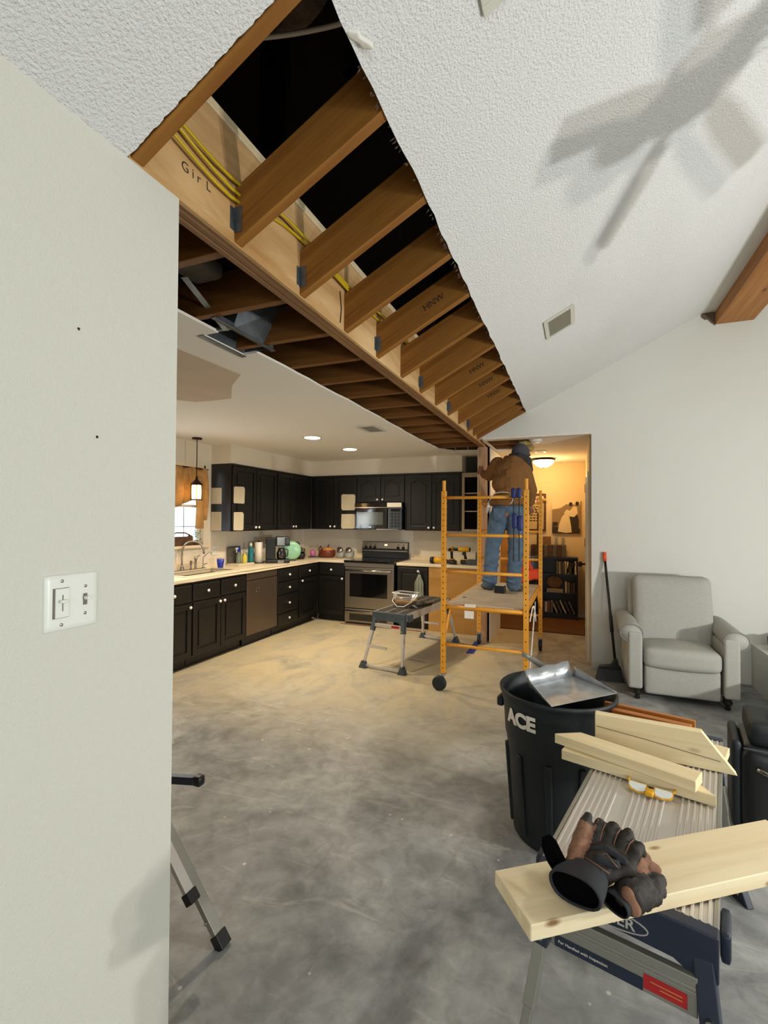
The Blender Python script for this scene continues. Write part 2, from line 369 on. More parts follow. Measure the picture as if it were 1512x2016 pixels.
def skin_mesh(joints, edges, sub=2, root=0):
    """joints: list of (pos, r or (rx,ry)); grows a smooth body"""
    me = bpy.data.meshes.new('sk'); me.from_pydata([j[0] for j in joints], edges, [])
    o = bpy.data.objects.new('sk', me); COL.objects.link(o)
    md = o.modifiers.new('s', 'SKIN'); md.use_smooth_shade = True
    sv = me.skin_vertices[0].data if me.skin_vertices else None
    if sv is None:
        bpy.context.view_layer.objects.active = o; bpy.ops.mesh.customdata_skin_add(); sv = me.skin_vertices[0].data
    for i, j in enumerate(joints):
        r = j[1]; sv[i].radius = (r, r) if not isinstance(r, tuple) else r; sv[i].use_root = (i == root)
    s = o.modifiers.new('ss', 'SUBSURF'); s.levels = s.render_levels = sub
    dg = bpy.context.evaluated_depsgraph_get(); dg.update(); m2 = bpy.data.meshes.new_from_object(o.evaluated_get(dg))
    mb = MB(); mb.v = [tuple(v.co) for v in m2.vertices]; mb.f = [tuple(p.vertices) for p in m2.polygons]
    bpy.data.objects.remove(o); bpy.data.meshes.remove(m2); bpy.data.meshes.remove(me); return mb

# ================================================================== THE SETTING
XW = -1.057; ZB = 2.441; SL = .509; YF = 5.434
def vz(x): return ZB+(x-XW)*SL
struct('floor', MB().box(-4.6, 4.0, -3.3, 6.85, -.1, 0).box(-4.6, -1.9, 6.85, 7.1, -.1, 0), 'floor')
sbox('floor_hall', 'wfloor', -1.9, .6, 6.85, 8.3, -.1, .016)
# living room walls
wl = sbox('wall_left', 'wall', XW-.115, XW, -3.0, 1.025, 0, ZB)
fw = MB(); fw.prism([(.138, 0), (3.75, 0), (3.75, 2.55), (1.66, 3.60), (1.12, 3.60), (XW, vz(XW)+.03), (XW, 2.455), (.138, 2.455)], YF, YF+.115, 'y')
struct('wall_far', fw, 'wallf')
sbox('wall_right', 'wallf', 3.7, 3.8, -3.1, YF, 0, 3.6)
sbox('wall_back', 'wallf', XW-.1, 3.8, -3.1, -3.0, 0, 3.7)
# vaulted ceiling, with the drywall strip along the beam torn away
def jag(pts, amp, n):
    out = []
    for i in range(len(pts)-1):
        a, b = Vector(pts[i]), Vector(pts[i+1])
        for k in range(n):
            t = k/n; p = a.lerp(b, t)+(Vector((random.uniform(-amp, amp), random.uniform(-amp, amp))) if k else Vector((0, 0)))
            out.append((p.x, p.y))
    out.append(tuple(pts[-1])); return out
def slab(poly, zf, th=.014):
    n = len(poly); vs = [(x, y, zf(x)) for x, y in poly]+[(x, y, zf(x)+th) for x, y in poly]
    return MB().add(vs, [tuple(range(n))[::-1], tuple(range(n, 2*n))]+[(i, (i+1) % n, n+(i+1) % n, n+i) for i in range(n)])
poly = [(XW-.012, -3.0), (1.12, -3.0), (1.12, YF)]+jag([(-.52, YF), (-.52, .857)], .004, 70)[:-1]+jag([(-.52, .857), (XW-.012, .857)], .002, 60)
vault = struct('ceiling', slab(poly, vz), 'ceil')
struct('ceiling', slab([(1.12, -3.0), (1.235, -3.0), (1.235, YF), (1.12, YF)], lambda x: vz(1.12)+.005), 'wallf')
struct('ceiling', slab([(1.54, -3.0), (1.66, -3.0), (1.66, YF), (1.54, YF)], lambda x: vz(1.12)+.005), 'wallf')
struct('ceiling', slab([(1.66, -3.0), (3.72, -3.0), (3.72, YF), (1.66, YF)], lambda x: vz(1.12)-(x-1.66)*SL), 'ceil')
# raw drywall gable corner by the ridge timber, its shade painted in brown
struct('gable_shade_patch', MB().prism([(1.119, 3.518), (1.15, 3.488), (1.17, 3.49), (1.2, 3.452), (1.234, 3.42), (1.234, 3.56), (1.119, 3.56)], YF-.006, YF-.001, 'y'), mat('shaded_raw_drywall', '6A5644', .9))
# kitchen shell
kw = MB(); X0 = -4.257
kw.box(X0-.12, X0, -1.0, 2.9, 0, 2.5).box(X0-.12, X0, 4.585, 7.05, 0, 2.5).box(X0-.12, X0, 2.9, 4.585, 0, 1.2).box(X0-.12, X0, 2.9, 4.585, 2.16, 2.5)
struct('wall_kitchen_left', kw, 'kwall')
sbox('wall_kitchen_back', 'kwall', X0, -1.163, 6.914, 7.03, 0, 2.5)
sbox('wall_kitchen_front', 'kwall', X0, XW-.115, -1.1, -1.0, 0, 2.5)
kc = [(X0, -1.0), (XW-.1, -1.0), (XW-.1, .95)]+jag([(-1.60, .95), (-1.637, 1.0), (-1.637, 1.845)], .003, 8)[:-1]+[(-1.637, 1.845), (-1.727, 1.845), (-1.727, 2.15), (-1.638, 2.15)]+jag([(-1.638, 2.15), (-1.638, 3.4), (-1.675, 5.1), (-1.655, 5.95), (-1.52, 6.20), (-1.163, 6.28)], .006, 9)[1:]+[(-1.163, 6.914), (X0, 6.914)]
struct('ceiling_kitchen', slab(kc, lambda x: 2.44, .013), 'kceil')
# sheet of newer drywall let into the kitchen ceiling
struct('ceiling_kitchen_patch', slab([(-2.02, 1.0), (-1.978, 2.436), (-2.20, 2.62), (-2.441, 2.897), (-2.62, 2.90), (-2.779, 2.887), (-3.1, 2.5), (-3.1, 1.0)], lambda x: 2.4375, .002), 'patch')
# soffit over the wall cabinets
sf = MB().box(X0, -3.952, 4.70, 6.914, 2.204, 2.44).box(-3.952, -1.505, 6.609, 6.914, 2.204, 2.44)
struct('wall_soffit', sf, 'kwall')
# partition between kitchen and hall: plaster edges with the stud between
pt = MB().box(-1.163, -1.150, 5.97, 7.0, 0, 2.43).box(-1.020, -1.006, 6.02, 6.87, 0, 2.43)
struct('wall_partition', pt, 'white')
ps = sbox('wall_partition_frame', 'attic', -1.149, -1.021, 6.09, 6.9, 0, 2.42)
lumber('stud', 'stud', (-1.096, 5.965, 0), (-1.096, 5.965, 2.44), .038, .104, ps, up=(1, 0, 0)).location.x -= .052
lumber('stud', 'stud', (-1.096, 6.02, 0), (-1.096, 6.02, 2.44), .038, .10, ps, up=(1, 0, 0)).location.x -= .05
# hall
sbox('wall_hall_back', 'hwall', -1.9, .6, 8.05, 8.15, 0, 2.5)
sbox('wall_hall_left', 'hwall', -1.9, -1.8, 7.03, 8.1, 0, 2.5)
sbox('door_2', 'ply', -1.27, -1.03, 8.01, 8.045, .016, 2.03)
hr = MB().box(.118, .23, YF+.114, 8.1, 0, 2.5)
struct('wall_hall_right', hr, 'hwall')
hc = MB(); z0, z1 = 2.44, 2.453
hc.box(-1.02, -.985, 5.55, 8.1, z0, z1).box(-1.85, -1.02, 7.03, 8.1, z0, z1).box(-.505, .13, 5.55, 8.1, z0, z1).box(-.985, -.505, 6.32, 8.1, z0, z1)
struct('ceiling_hall', hc, 'kceil')
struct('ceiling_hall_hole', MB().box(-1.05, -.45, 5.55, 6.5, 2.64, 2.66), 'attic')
for i, y in enumerate((5.60, 5.95, 6.28)):
    lumber('joist', 'joist2', (-1.02, y, 2.455), (-.45, y, 2.455), .038, .18, vault)
MB().rbox((-.58, 6.02, 2.475), (.14, .42, .09), .03, 12, warp=lambda p: (p[0]+.02*sin(31*p[1]+9*p[2]), p[1]+.02*sin(40*p[0]), p[2]-.03*(1+sin(23*p[0]+17*p[1])))).build('insulation', 'insuly', smooth=True, label='yellow fibreglass batt poking down through hole in hall ceiling', cat='insulation')
sbox('baseboard_hall_back', 'white', -1.0, .118, 8.035, 8.05, .016, .10)
# header plaster edge of the hall opening
struct('trim_2', MB().box(-1.0, .14, YF-.004, YF+.12, 2.44, 2.458), 'gyp')
# door leaf standing in the hall right wall
d1 = sbox('door_1', 'white', .100, .118, 5.60, 6.75, 0, 2.06)
MB().box(.090, .100, 5.98, 6.30, .05, 2.03).build('door_leaf', 'white', d1, world=False, origin=False)
for z in (1.92, 1.26, .18):
    MB().box(.084, .091, 6.285, 6.315, z-.05, z+.05).build('hinge', 'bronze', d1)
MB().lathe([(.012, 0), (.012, .04), (.032, .05), (.036, .075), (.02, .09)], (0, 0, 0), 14, 'x').xf(Matrix.Translation((.098, 6.24, 1.0)) @ Matrix.Rotation(pi, 4, 'Z')).build('door_knob', 'bronze', d1, smooth=True)
# hearth / window seat box at the right
sbox('trim_3', 'wallf', 1.51, 3.69, 3.3, YF, 0, .385)
# attic shell
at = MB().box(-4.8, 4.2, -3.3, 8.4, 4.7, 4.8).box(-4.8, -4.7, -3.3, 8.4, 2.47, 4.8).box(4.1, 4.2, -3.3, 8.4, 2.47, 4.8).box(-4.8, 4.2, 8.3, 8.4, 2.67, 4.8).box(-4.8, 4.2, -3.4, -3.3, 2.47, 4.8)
at.box(-4.8, -4.37, -3.4, 8.4, 2.47, 2.50).box(3.79, 4.2, -3.4, 8.4, 2.47, 2.50).box(-4.4, 3.8, -3.4, -3.09, 2.47, 2.50).box(-4.4, XW-.1, -3.1, -1.09, 2.47, 2.50).box(-4.4, -1.89, 7.02, 8.4, 2.47, 2.50).box(-1.9, 3.8, 8.14, 8.4, 2.47, 2.50).box(.22, 3.8, YF+.11, 8.2, 2.47, 2.50)  # added eave strips that keep sky light out of the attic
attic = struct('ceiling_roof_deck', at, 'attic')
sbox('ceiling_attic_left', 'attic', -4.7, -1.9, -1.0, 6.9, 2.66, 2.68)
for a, b in (((-1.32, 1.75, 2.5), (-1.32, 1.75, 4.6)), ((-.55, 2.55, 3.1), (-1.5, 2.9, 4.6)), ((-1.3, 4.4, 2.6), (-1.3, 4.4, 4.6)), ((-1.5, 1.3, 3.3), (.3, 1.9, 4.4)), ((-1.25, 3.3, 2.7), (-.4, 3.5, 4.5))):
    lumber('web_post', 'attic', a, b, .04, .14, attic, up=(1, 0, 0))

# ------------------------------------------------------------------ laminated beam
beam = thing('ceiling_beam', 'long plywood-faced laminated beam running under the open ceiling to the hall', 'beam', (-1.11, 3.3, ZB))
for i, x in enumerate((-1.145, -1.115, -1.087)):
    lumber('laminated_layer', 'lvlb', (x+.013, .83, ZB), (x+.013, 5.955, ZB), .028, .345, beam, bevel=.003)
fo = lumber('face_board', 'lvl', (XW-.0085, .86, ZB-.001), (XW-.0085, 5.94, ZB-.001), .017, .36, beam, bevel=.001)
lumber('upper_board', 'pine2', (XW-.011, .86, ZB+.362), (XW-.011, 3.3, ZB+.362), .04, .03, beam)
g = text_mesh('G i r  L', .04, .0002); g.xf(Matrix.Translation((XW+.0006, 1.09, 2.548)) @ Matrix(((0, 0, 1, 0), (1, 0, 0, 0), (0, 1, 0, 0), (0, 0, 0, 1))) @ Matrix.Rotation(.04, 4, 'Z'))
g.build('stamp_lettering', 'ink', beam, world=True)
MB().tube([(XW+.002, 2.02, 2.47), (XW+.002, 2.03, 2.54), (XW+.002, 2.015, 2.62)], .003, 5).build('ink_line', 'ink', beam, world=True)

# rafters (right of the beam, following the vault slope)
ylist = [.865]+[1.263+.4*i for i in range(10)]+[5.16, 5.385]
def hanger(parent, y, face):
    """galvanised U hanger holding a rafter or joist end against the beam; face=+1 towards the living room"""
    x = XW if face > 0 else -1.147
    mb = MB()
    for s in (0, 1):
        yy = y-.002 if s == 0 else y+.040
        mb.box(x if face > 0 else x-.03, x+.03 if face > 0 else x, yy-.001, yy+.001, ZB+.035, ZB+.12)
        mb.box(min(x, x+face*.002), max(x, x+face*.002), yy-(.022 if s == 0 else 0), yy+(.022 if s else 0), ZB+.04, ZB+.115)
    return mb.build('joist_hanger', 'galvd', parent, world=True)
for i, y in enumerate(ylist):
    r = lumber('rafter', 'joist', (XW+.002, y+.019, vz(XW+.002)+.003), (.35, y+.019, vz(.35)+.016), .038, .165, vault)
    if i in (1, 2, 4, 6, 8, 10): hanger(r, y, 1)
    if i in (4, 7, 8, 9):
        tm = text_mesh('HNW', .05, .0003); x = -.72
        tm.xf(Matrix.Translation((x, y-.0008, vz(x)+.09)) @ Matrix.Rotation(-math.atan(SL), 4, 'Y') @ Matrix.Rotation(pi/2, 4, 'X')).build('grade_stamp', 'ink', r, world=True)
kj = struct('ceiling_joists', MB().box(-4.25, -4.2, -1, 6.9, 2.455, 2.64), 'joist2')
yk = [.93+.39*i for i in range(15)]
for i, y in enumerate(yk):
    r = lumber('joist', 'joist2', (-4.2, y, 2.455), (-1.148, y, 2.455), .038, .18, kj)
    if i < 8: hanger(r, y-.019, -1)
# ridge timber
lumber('ridge_beam', 'ridge', (1.39, -3.0, 3.43), (1.39, YF-.002, 3.43), .31, .14, bevel=.004, label='thick rough-sawn timber beam along the ridge of vaulted ceiling', cat='beam')
# duct boot hanging from the joists
db = thing('duct_boot', 'open galvanised register boot hanging at cut edge of kitchen ceiling', 'duct', (-1.64, 2.0, 2.45))
mb = MB()
a0 = [(-1.727, 1.845, 2.447), (-1.55, 1.845, 2.447), (-1.55, 2.15, 2.447), (-1.727, 2.15, 2.447)]; a1 = [(-1.70, 1.90, 2.63), (-1.50, 1.87, 2.63), (-1.42, 2.14, 2.66), (-1.66, 2.17, 2.66)]
mb.add(a0+a1, [(0, 1, 5, 4), (1, 2, 6, 5), (2, 3, 7, 6), (3, 0, 4, 7), (4, 5, 6, 7)])
mb.build('boot_body', 'galvd', db, world=True)
mb = MB().box(-1.757, -1.725, 1.835, 2.17, 2.434, 2.438).box(-1.555, -1.530, 1.70, 2.17, 2.442, 2.447).box(-1.73, -1.54, 1.83, 1.85, 2.446, 2.462)
mb.box(-1.548, -1.544, 1.72, 2.17, 2.442, 2.475)
mb.build('flange', 'galvd', db, world=True)
MB().box(-1.60, -1.57, 1.50, 1.84, 2.44, 2.443).xf(Matrix.Translation((-1.585, 1.84, 2.44)) @ Matrix.Rotation(-.30, 4, 'X') @ Matrix.Rotation(.15, 4, 'Z') @ Matrix.Translation((1.585, -1.84, -2.44))).build('hanger_strap', 'galv', db, world=True)
# old metal housing above the joists, and flexible ducts
MB().rbox((-1.50, 1.52, 2.60), (.16, .24, .08), .03, 8).build('junction_housing', 'boot', smooth=True, label='dull greyish housing lodged between kitchen ceiling joists', cat='duct')
# cables
def cable(pts, r, m, label, seg=5):
    P = [Vector(p) for p in pts]; out = []
    for i in range(len(P)-1):
        p0, p1, p2, p3 = P[max(i-1, 0)], P[i], P[i+1], P[min(i+2, len(P)-1)]
        for k in range(seg):
            t = k/seg; out.append(.5*((2*p1)+(-p0+p2)*t+(2*p0-5*p1+4*p2-p3)*t*t+(-p0+3*p1-3*p2+p3)*t*t*t))
    out.append(P[-1]); return MB().tube(out, r, 6).build('cable', m, smooth=True, label=label, cat='cable')
for k, (dz, dx) in enumerate(((0, 0), (-.035, .004), (.012, .012))):
    pts = []
    for i in range(14):
        y = .90+i*.32; pts.append((-1.045+.008*sin(i*2.1+k)+dx, y, 2.655+dz*(1 if i < 2 else .35)-.02*sin(i*1.7+k*.8)+(-.04 if i in (1, ) else 0)+.02*(i > 3)))
    cable(pts, .0055, 'ycable', ['yellow electrical cable tacked highest along the beam face', 'yellow electrical cable sagging lowest along the beam face', 'yellow electrical cable crossing over the other two on beam'][k])
cable([(-.93, 1.10, 2.93), (-.86, 1.14, 2.945), (-.74, 1.18, 2.955), (-.60, 1.20, 2.955), (-.50, 1.21, 2.99)], .007, 'wcable', 'pale cable strung across top of the ceiling opening')
cable([(-1.50, 6.12, 2.50), (-1.47, 6.14, 2.42), (-1.44, 6.15, 2.385), (-1.38, 6.16, 2.375)], .004, 'wcable', 'left thin cream wire loop dangling at far end of kitchen ceiling')
cable([(-1.33, 6.10, 2.50), (-1.31, 6.12, 2.42), (-1.34, 6.14, 2.375), (-1.42, 6.15, 2.36)], .004, 'wcable', 'right thin cream wire loop dangling at far end of kitchen ceiling')
# torn insulation over the cut
def batt(name, c, size, m, label, rot=0):
    o = MB().rbox((0, 0, 0), size, min(size)*.4, 16, warp=lambda p: (p[0]+.03*sin(19*p[1]+7*p[2]), p[1]+.02*sin(27*p[0]), p[2]+.03*sin(21*p[0]+13*p[1])+.015*sin(60*p[0]*p[1]*10))).build(name, m, smooth=True, label=label, cat='insulation')
    o.location = c; o.rotation_euler = (0, -math.atan(SL), rot); return o
batt('insulation', (-.50, 1.04, 2.93), (.16, .36, .12), 'insul', 'brown paper-faced insulation batt in the nearest rafter bay')
batt('insulation', (-.62, 1.17, 3.05), (.55, .12, .10), 'insul', 'ragged strip of insulation hanging behind nearest rafter')
batt('insulation', (-.43, 1.45, 2.92), (.14, .34, .10), 'insul', 'dark insulation batt in the second rafter bay')
batt('insulation', (-.43, 1.86, 2.90), (.12, .34, .10), 'insul', 'dark insulation batt in the third rafter bay')
mb = MB()
for i in range(150):
    y = random.uniform(1.1, 5.35); x = -.528; z = vz(x)+.01; l = random.uniform(.008, .03)
    mb.add([(x, y, z), (x, y+.008, z), (x-l*.6, y+random.uniform(-.01, .015), z-l*.5)], [(0, 1, 2)])
mb.build('torn_paper', 'insul', origin=True, kind='stuff', label='torn drywall paper fringe along cut edge of vaulted ceiling', cat='debris')
MB().rbox((-.500, 1.05, 2.718), (.03, .055, .014), .006, 8, warp=lambda p: (p[0]+.01*sin(90*p[1]), p[1]+.008*sin(70*p[0]), p[2])).build('plaster_scrap', 'white', smooth=True, label='small white foam scrap stuck at edge of vaulted ceiling', cat='debris')

# ------------------------------------------------------------------ vents
def vent(name, label, loc, sx, sy, roty, ns, m='ventw'):
    t = thing(name, label, 'vent', loc, rot=(0, roty, 0)); b = .028
    MB().box(-sx/2, sx/2, -sy/2, -sy/2+b, -.008, 0).box(-sx/2, sx/2, sy/2-b, sy/2, -.008, 0).box(-sx/2, -sx/2+b, -sy/2+b, sy/2-b, -.008, 0).box(sx/2-b, sx/2, -sy/2+b, sy/2-b, -.008, 0).build('frame', m, t, bevel=.002)
    MB().box(-sx/2+b, sx/2-b, -sy/2+b, sy/2-b, -.0015, -.0005).build('backing', 'greyv', t)
    for i in range(ns):
        y = -sy/2+b+(i+.5)*(sy-2*b)/ns
        MB().box(-sx/2+b, sx/2-b, y-.004, y+.003, -.007, -.002).build('louver', M['brownv'], t)
    return t
M['brownv'] = mat('louver_taupe', '8C8674', .6)
vent('air_vent', 'square taupe louvered register high on the vaulted ceiling', (-.118, 3.535, vz(-.118)-.001), .215, .33, -math.atan(SL), 16)
vent('air_vent', 'white return grille cut off by the top edge of the photo', (.0, .97, vz(.0)-.001), .52, .545, -math.atan(SL), 18)
vent('air_vent', 'grey ceiling register in the kitchen ceiling near the cut', (-1.922, 4.375, 2.439), .19, .33, 0, 14)
t = thing('smoke_detector', 'white round smoke detector on hall ceiling at the header', 'detector', (-.43, 5.62, 2.44))
MB().lathe([(.001, -.035), (.04, -.033), (.06, -.02), (.065, 0)], (0, 0, 0), 20).build('detector_body', 'white', t, smooth=True)
vent('air_vent', 'small white vent on hall ceiling beside the dome lamp', (-.455, 6.62, 2.439), .14, .16, 0, 4)

# ------------------------------------------------------------------ switch plate on the near wall
sw = thing('switch_plate', 'white two-gang switch plate with dimmer slider and toggle on left wall', 'switch', (XW, .729, 1.338))
def plate(y0, y1, z0, z1):
    return
MB().rbox((0, 0, 0), (.012, .122, .124), .006, 12).build('wall_plate', 'plastic', sw, smooth=True)
MB().box(.0055, .0068, -.044, -.0085, -.033, .033).build('dimmer_gap', 'plasticd', sw)
MB().box(.0055, .0095, -.0395, -.0095, -.032, .032).build('dimmer_face', 'plastic', sw, bevel=.001)
MB().box(.0095, .0100, -.0250, -.0235, -.018, .018).build('dimmer_slot', 'ink', sw)
MB().rbox((.014, -.0243, .004), (.010, .018, .007), .003, 6).build('dimmer_slider', 'plastic', sw, smooth=True)
MB().box(.0055, .0065, .0245, .0345, -.012, .014).build('toggle_slot', 'plasticd', sw)
MB().rbox((.012, .0295, .004), (.018, .007, .008), .002, 6).build('toggle_lever', 'plastic', sw, smooth=True)
for y, zz in ((-.0245, .048), (-.0245, -.048), (.0295, .031), (.0295, -.031)):
    MB().lathe([(.0038, .005), (.0036, .0072), (.001, .0078)], (0, y, zz), 12, 'x').build('screw', 'chrome', sw, smooth=True)
for q, l in (((XW+.001, .737, 1.958), 'upper tiny nail hole in near left wall'), ((XW+.001, .786, 1.718), 'lower tiny nail hole in near left wall')):
    MB().lathe([(.0035, -.001), (.0025, .0008), (.001, .001)], q, 10, 'x').build('nail_hole', 'ink', label=l.replace('hole', 'head'), cat='nail hole')  # dark raised dots stand for empty nail holes

# ================================================================== KITCHEN
def knob(parent, x, z, y=-.02):
    MB().lathe([(.006, 0), (.006, -.008), (.0155, -.014), (.017, -.022), (.011, -.029), (.002, -.031)], (x, y, z), 14, 'y').build('knob', 'knobw', parent, smooth=True)
def door(parent, x0, x1, z0, z1, kx=None, kz=None, arched=False, m='black'):
    """raised-panel door; local front faces -Y at y=-.02"""
    w_, h_ = x1-x0, z1-z0; s = min(.055, w_*.2); o = MB()
    o.box(x0, x0+s, -.02, 0, z0, z1).box(x1-s, x1, -.02, 0, z0, z1).box(x0+s, x1-s, -.02, 0, z0, z0+s)
    if arched:
        n = 12; top = []; bot = []
        for i in range(n+1):
            t = i/n; xx = x0+s+(w_-2*s)*t; a = max(0, 1-abs(2*t-1)*1.35); bump = .055*(sin(a*pi/2)**2)
            top.append((xx, z1)); bot.append((xx, z1-s-.055+bump))
        o.prism([(x0+s, z1)]+bot+[(x1-s, z1)], -.02, 0, 'y')
        pan = [(x0+s+.03, z0+s+.03)]+[(min(max(b[0], x0+s+.03), x1-s-.03), b[1]-.032) for b in bot]+[(x1-s-.03, z0+s+.03)]
        o.prism(pan, -.018, -.004, 'y')
    else:
        o.box(x0+s, x1-s, -.02, 0, z1-s, z1)
        o.box(x0+s+.03, x1-s-.03, -.018, -.004, z0+s+.03, z1-s-.03)
    o.box(x0+s*.5, x1-s*.5, -.008, -.002, z0+s*.5, z1-s*.5)
    d = o.build('door', m, parent, bevel=.005, bseg=2)
    if kx is not None: knob(d, kx, kz)
    return d
def drawer(parent, x0, x1, z0, z1):
    d = MB().box(x0, x1, -.02, 0, z0, z1).build('drawer', 'black', parent, bevel=.008, bseg=2)
    knob(d, (x0+x1)/2, (z0+z1)/2); return d
HB, HU0, HU1 = .876, 1.364, 2.204
def cab(name, label, loc, rotz, W, z0, z1, depth, base=True, m='black', group=None):
    t = thing(name, label, 'cabinet', (loc[0], loc[1], 0 if base else z0), rotz); d = 0 if base else -z0
    mb = MB()
    if base:
        mb.box(.0, W, .0, depth, .10, z1).box(0, W, .07, depth, 0, .10)
    else: mb.box(0, W, 0, depth, 0, z1-z0)
    mb.build('carcass', m, t, bevel=.002)
    return t
L90 = pi/2
# --- base cabinets, left run (front faces +X): local x = world y
XB = -3.647
def yl(y, y0): return y-y0
c = cab('base_cabinet', 'black base cabinet at left end of sink run with one drawer over door', (XB, 3.25), L90, .507, 0, HB, .60)
drawer(c, .02, .50, .68, .845); door(c, .02, .50, .12, .655, .47, .62)
c = cab('base_cabinet', 'black base cabinet under the sink with twin doors and false drawer fronts', (XB, 3.765), L90, .845, 0, HB, .60)
drawer(c, .008, .40, .68, .845); drawer(c, .42, .84, .68, .845); door(c, .008, .41, .12, .655, .385, .62); door(c, .42, .84, .12, .655, .455, .62)
c = cab('base_cabinet', 'black four-drawer base cabinet right of the dishwasher', (XB, 5.245), L90, .52, 0, HB, .60)
for a, b in ((.69, .85), (.52, .675), (.275, .505), (.115, .26)): drawer(c, .012, .505, a, b)
c = cab('base_cabinet', 'black narrow base cabinet beside the inner corner of the run', (XB, 5.77), L90, .50, 0, HB, .60)
drawer(c, .012, .49, .69, .85); door(c, .012, .49, .12, .67, .055, .645)
# --- back run (front faces -Y)
YB = 6.304
c = cab('base_cabinet', 'black corner base cabinet just left of the stainless range', (-3.64, YB), 0, .462, 0, HB, .60)
drawer(c, .04, .455, .69, .85); door(c, .04, .455, .12, .67, .43, .645)
c = cab('base_cabinet', 'black single-door base cabinet right of range with towel on it', (-2.355, YB), 0, .46, 0, HB, .60)
door(c, .01, .45, .12, .85, .32, .81)
c = thing('peninsula_panel', 'unpainted ochre plywood cabinet end below the counter with the drills', 'cabinet', (-1.53, YB, 0))
MB().box(-.36, .362, 0, .60, .0, HB).build('carcass', 'ply', c, bevel=.002)
MB().box(-.36, .362, -.012, -.0005, .0, HB).build('front_panel', 'ply', c, bevel=.002)
MB().box(.346, .362, -.03, -.0125, 0, HB).build('corner_strip', 'white', c)
# worktop: L shaped with sink cut-out
ct = thing('countertop', 'cream laminate countertop running in an L from sink to range', 'countertop', (-3.9, 5.0, HB))
mb = MB(); xs0, xs1, ys0, ys1 = -4.13, -3.74, 3.78, 4.58
mb.box(X0+.002, XB+.028, 3.2, ys0, HB, .914).box(X0+.002, XB+.028, ys1, 6.911, HB, .914).box(X0+.002, xs0, ys0, ys1, HB, .914).box(xs1, XB+.028, ys0, ys1, HB, .914).box(XB+.028, -3.172, YB-.028, 6.911, HB, .914)
mb.build('slab', 'counter', ct, world=True, bevel=.006)
MB().box(X0+.002, X0+.022, 3.2, 4.50, .9141, 1.0).build('backsplash', 'counter', ct, world=True, bevel=.003)
MB().box(X0+.023, -3.172, 6.892, 6.911, .9141, 1.0).build('backsplash', 'counter', ct, world=True, bevel=.003)
ct2 = thing('countertop', 'cream laminate countertop right of the range under the drills', 'countertop', (-1.75, 6.6, HB))
MB().box(-2.362, -1.172, YB-.028, 6.911, HB, .914).build('slab', 'counter', ct2, world=True, bevel=.006)
MB().box(-2.362, -1.172, 6.892, 6.911, .9141, 1.0).build('backsplash', 'counter', ct2, world=True, bevel=.003)
# sink
sk = thing('sink', 'cream drop-in kitchen sink below the window', 'sink', (-3.935, 4.18, .90))
mb = MB().box(xs0-.02, xs1+.02, ys0-.02, ys0+.02, .9145, .922).box(xs0-.02, xs1+.02, ys1-.02, ys1+.02, .9145, .922).box(xs0-.02, xs0+.02, ys0+.02, ys1-.02, .9145, .922).box(xs1-.02, xs1+.02, ys0+.02, ys1-.02, .9145, .922)
mb.build('rim', 'counter', sk, world=True, bevel=.003)
mb = MB().box(xs0+.004, xs1-.004, ys0+.004, ys1-.004, .74, .745).box(xs0+.003, xs0+.012, ys0+.004, ys1-.004, .745, .914).box(xs1-.012, xs1-.003, ys0+.004, ys1-.004, .745, .914).box(xs0+.012, xs1-.012, ys0+.004, ys0+.012, .745, .914).box(xs0+.012, xs1-.012, ys1-.012, ys1-.004, .745, .914)
mb.build('basin', 'counter', sk, world=True)
# faucets
def arc(c, r, a0, a1, n, ax=(1, 0, 0)):
    ax = Vector(ax).normalized(); return [Vector(c)+ax*r*cos(a0+(a1-a0)*i/n)+Vector((0, 0, r*sin(a0+(a1-a0)*i/n))) for i in range(n+1)]
fc = thing('faucet', 'tall gooseneck kitchen faucet with side lever behind the sink', 'faucet', (-4.185, 4.17, .922))
ax = Vector((.75, .66, 0))
pts = [Vector((0, 0, .0)), Vector((0, 0, .22))]+[Vector((0, 0, .22))+ax*.115+q for q in arc((0, 0, 0), .115, pi, .12, 12, ax)]+[ax*.235+Vector((0, 0, .19))]
MB().tube(pts, .011, 10).build('spout', 'steel', fc, smooth=True); MB().lathe([(.024, 0), (.024, .01), (.017, .05), (.014, .06)], (0, 0, 0), 14).build('base', 'steel', fc, smooth=True)
MB().lathe([(.02, 0), (.016, .01), (.014, .10), (.02, .12), (.016, .15), (.003, .155)], (.01, .20, 0), 12).tube([(.01, .20, .14), (.05, .23, .165)], .006, 6).build('lever', 'steel', fc, smooth=True)
MB().box(-.02, .03, -.12, .36, -.001, .006).build('deck_plate', 'steel', fc, bevel=.004)
f2 = thing('water_filter_tap', 'small chrome filter tap with angled spout right of main faucet', 'faucet', (-4.175, 4.49, .922))
MB().tube([(0, 0, 0), (0, 0, .13), (.05, .03, .19), (.075, .045, .19), (.085, .05, .165)], .005, 8).build('spout', 'chrome', f2, smooth=True); MB().lathe([(.018, .0), (.012, .02), (.012, .05)], (0, 0, 0), 12).tube([(0, 0, .045), (.05, .01, .06)], .006, 6).build('valve', 'chrome', f2, smooth=True)
f3 = thing('soap_pump', 'short chrome soap pump between the faucet and filter tap', 'pump', (-4.18, 4.30, .9285))
MB().lathe([(.016, 0), (.012, .01), (.01, .08), (.013, .085), (.013, .10)], (0, 0, 0), 12).tube([(0, 0, .095), (.06, -.03, .095), (.065, -.033, .07)], .005, 6).build('pump_body', 'steel', f3, smooth=True)
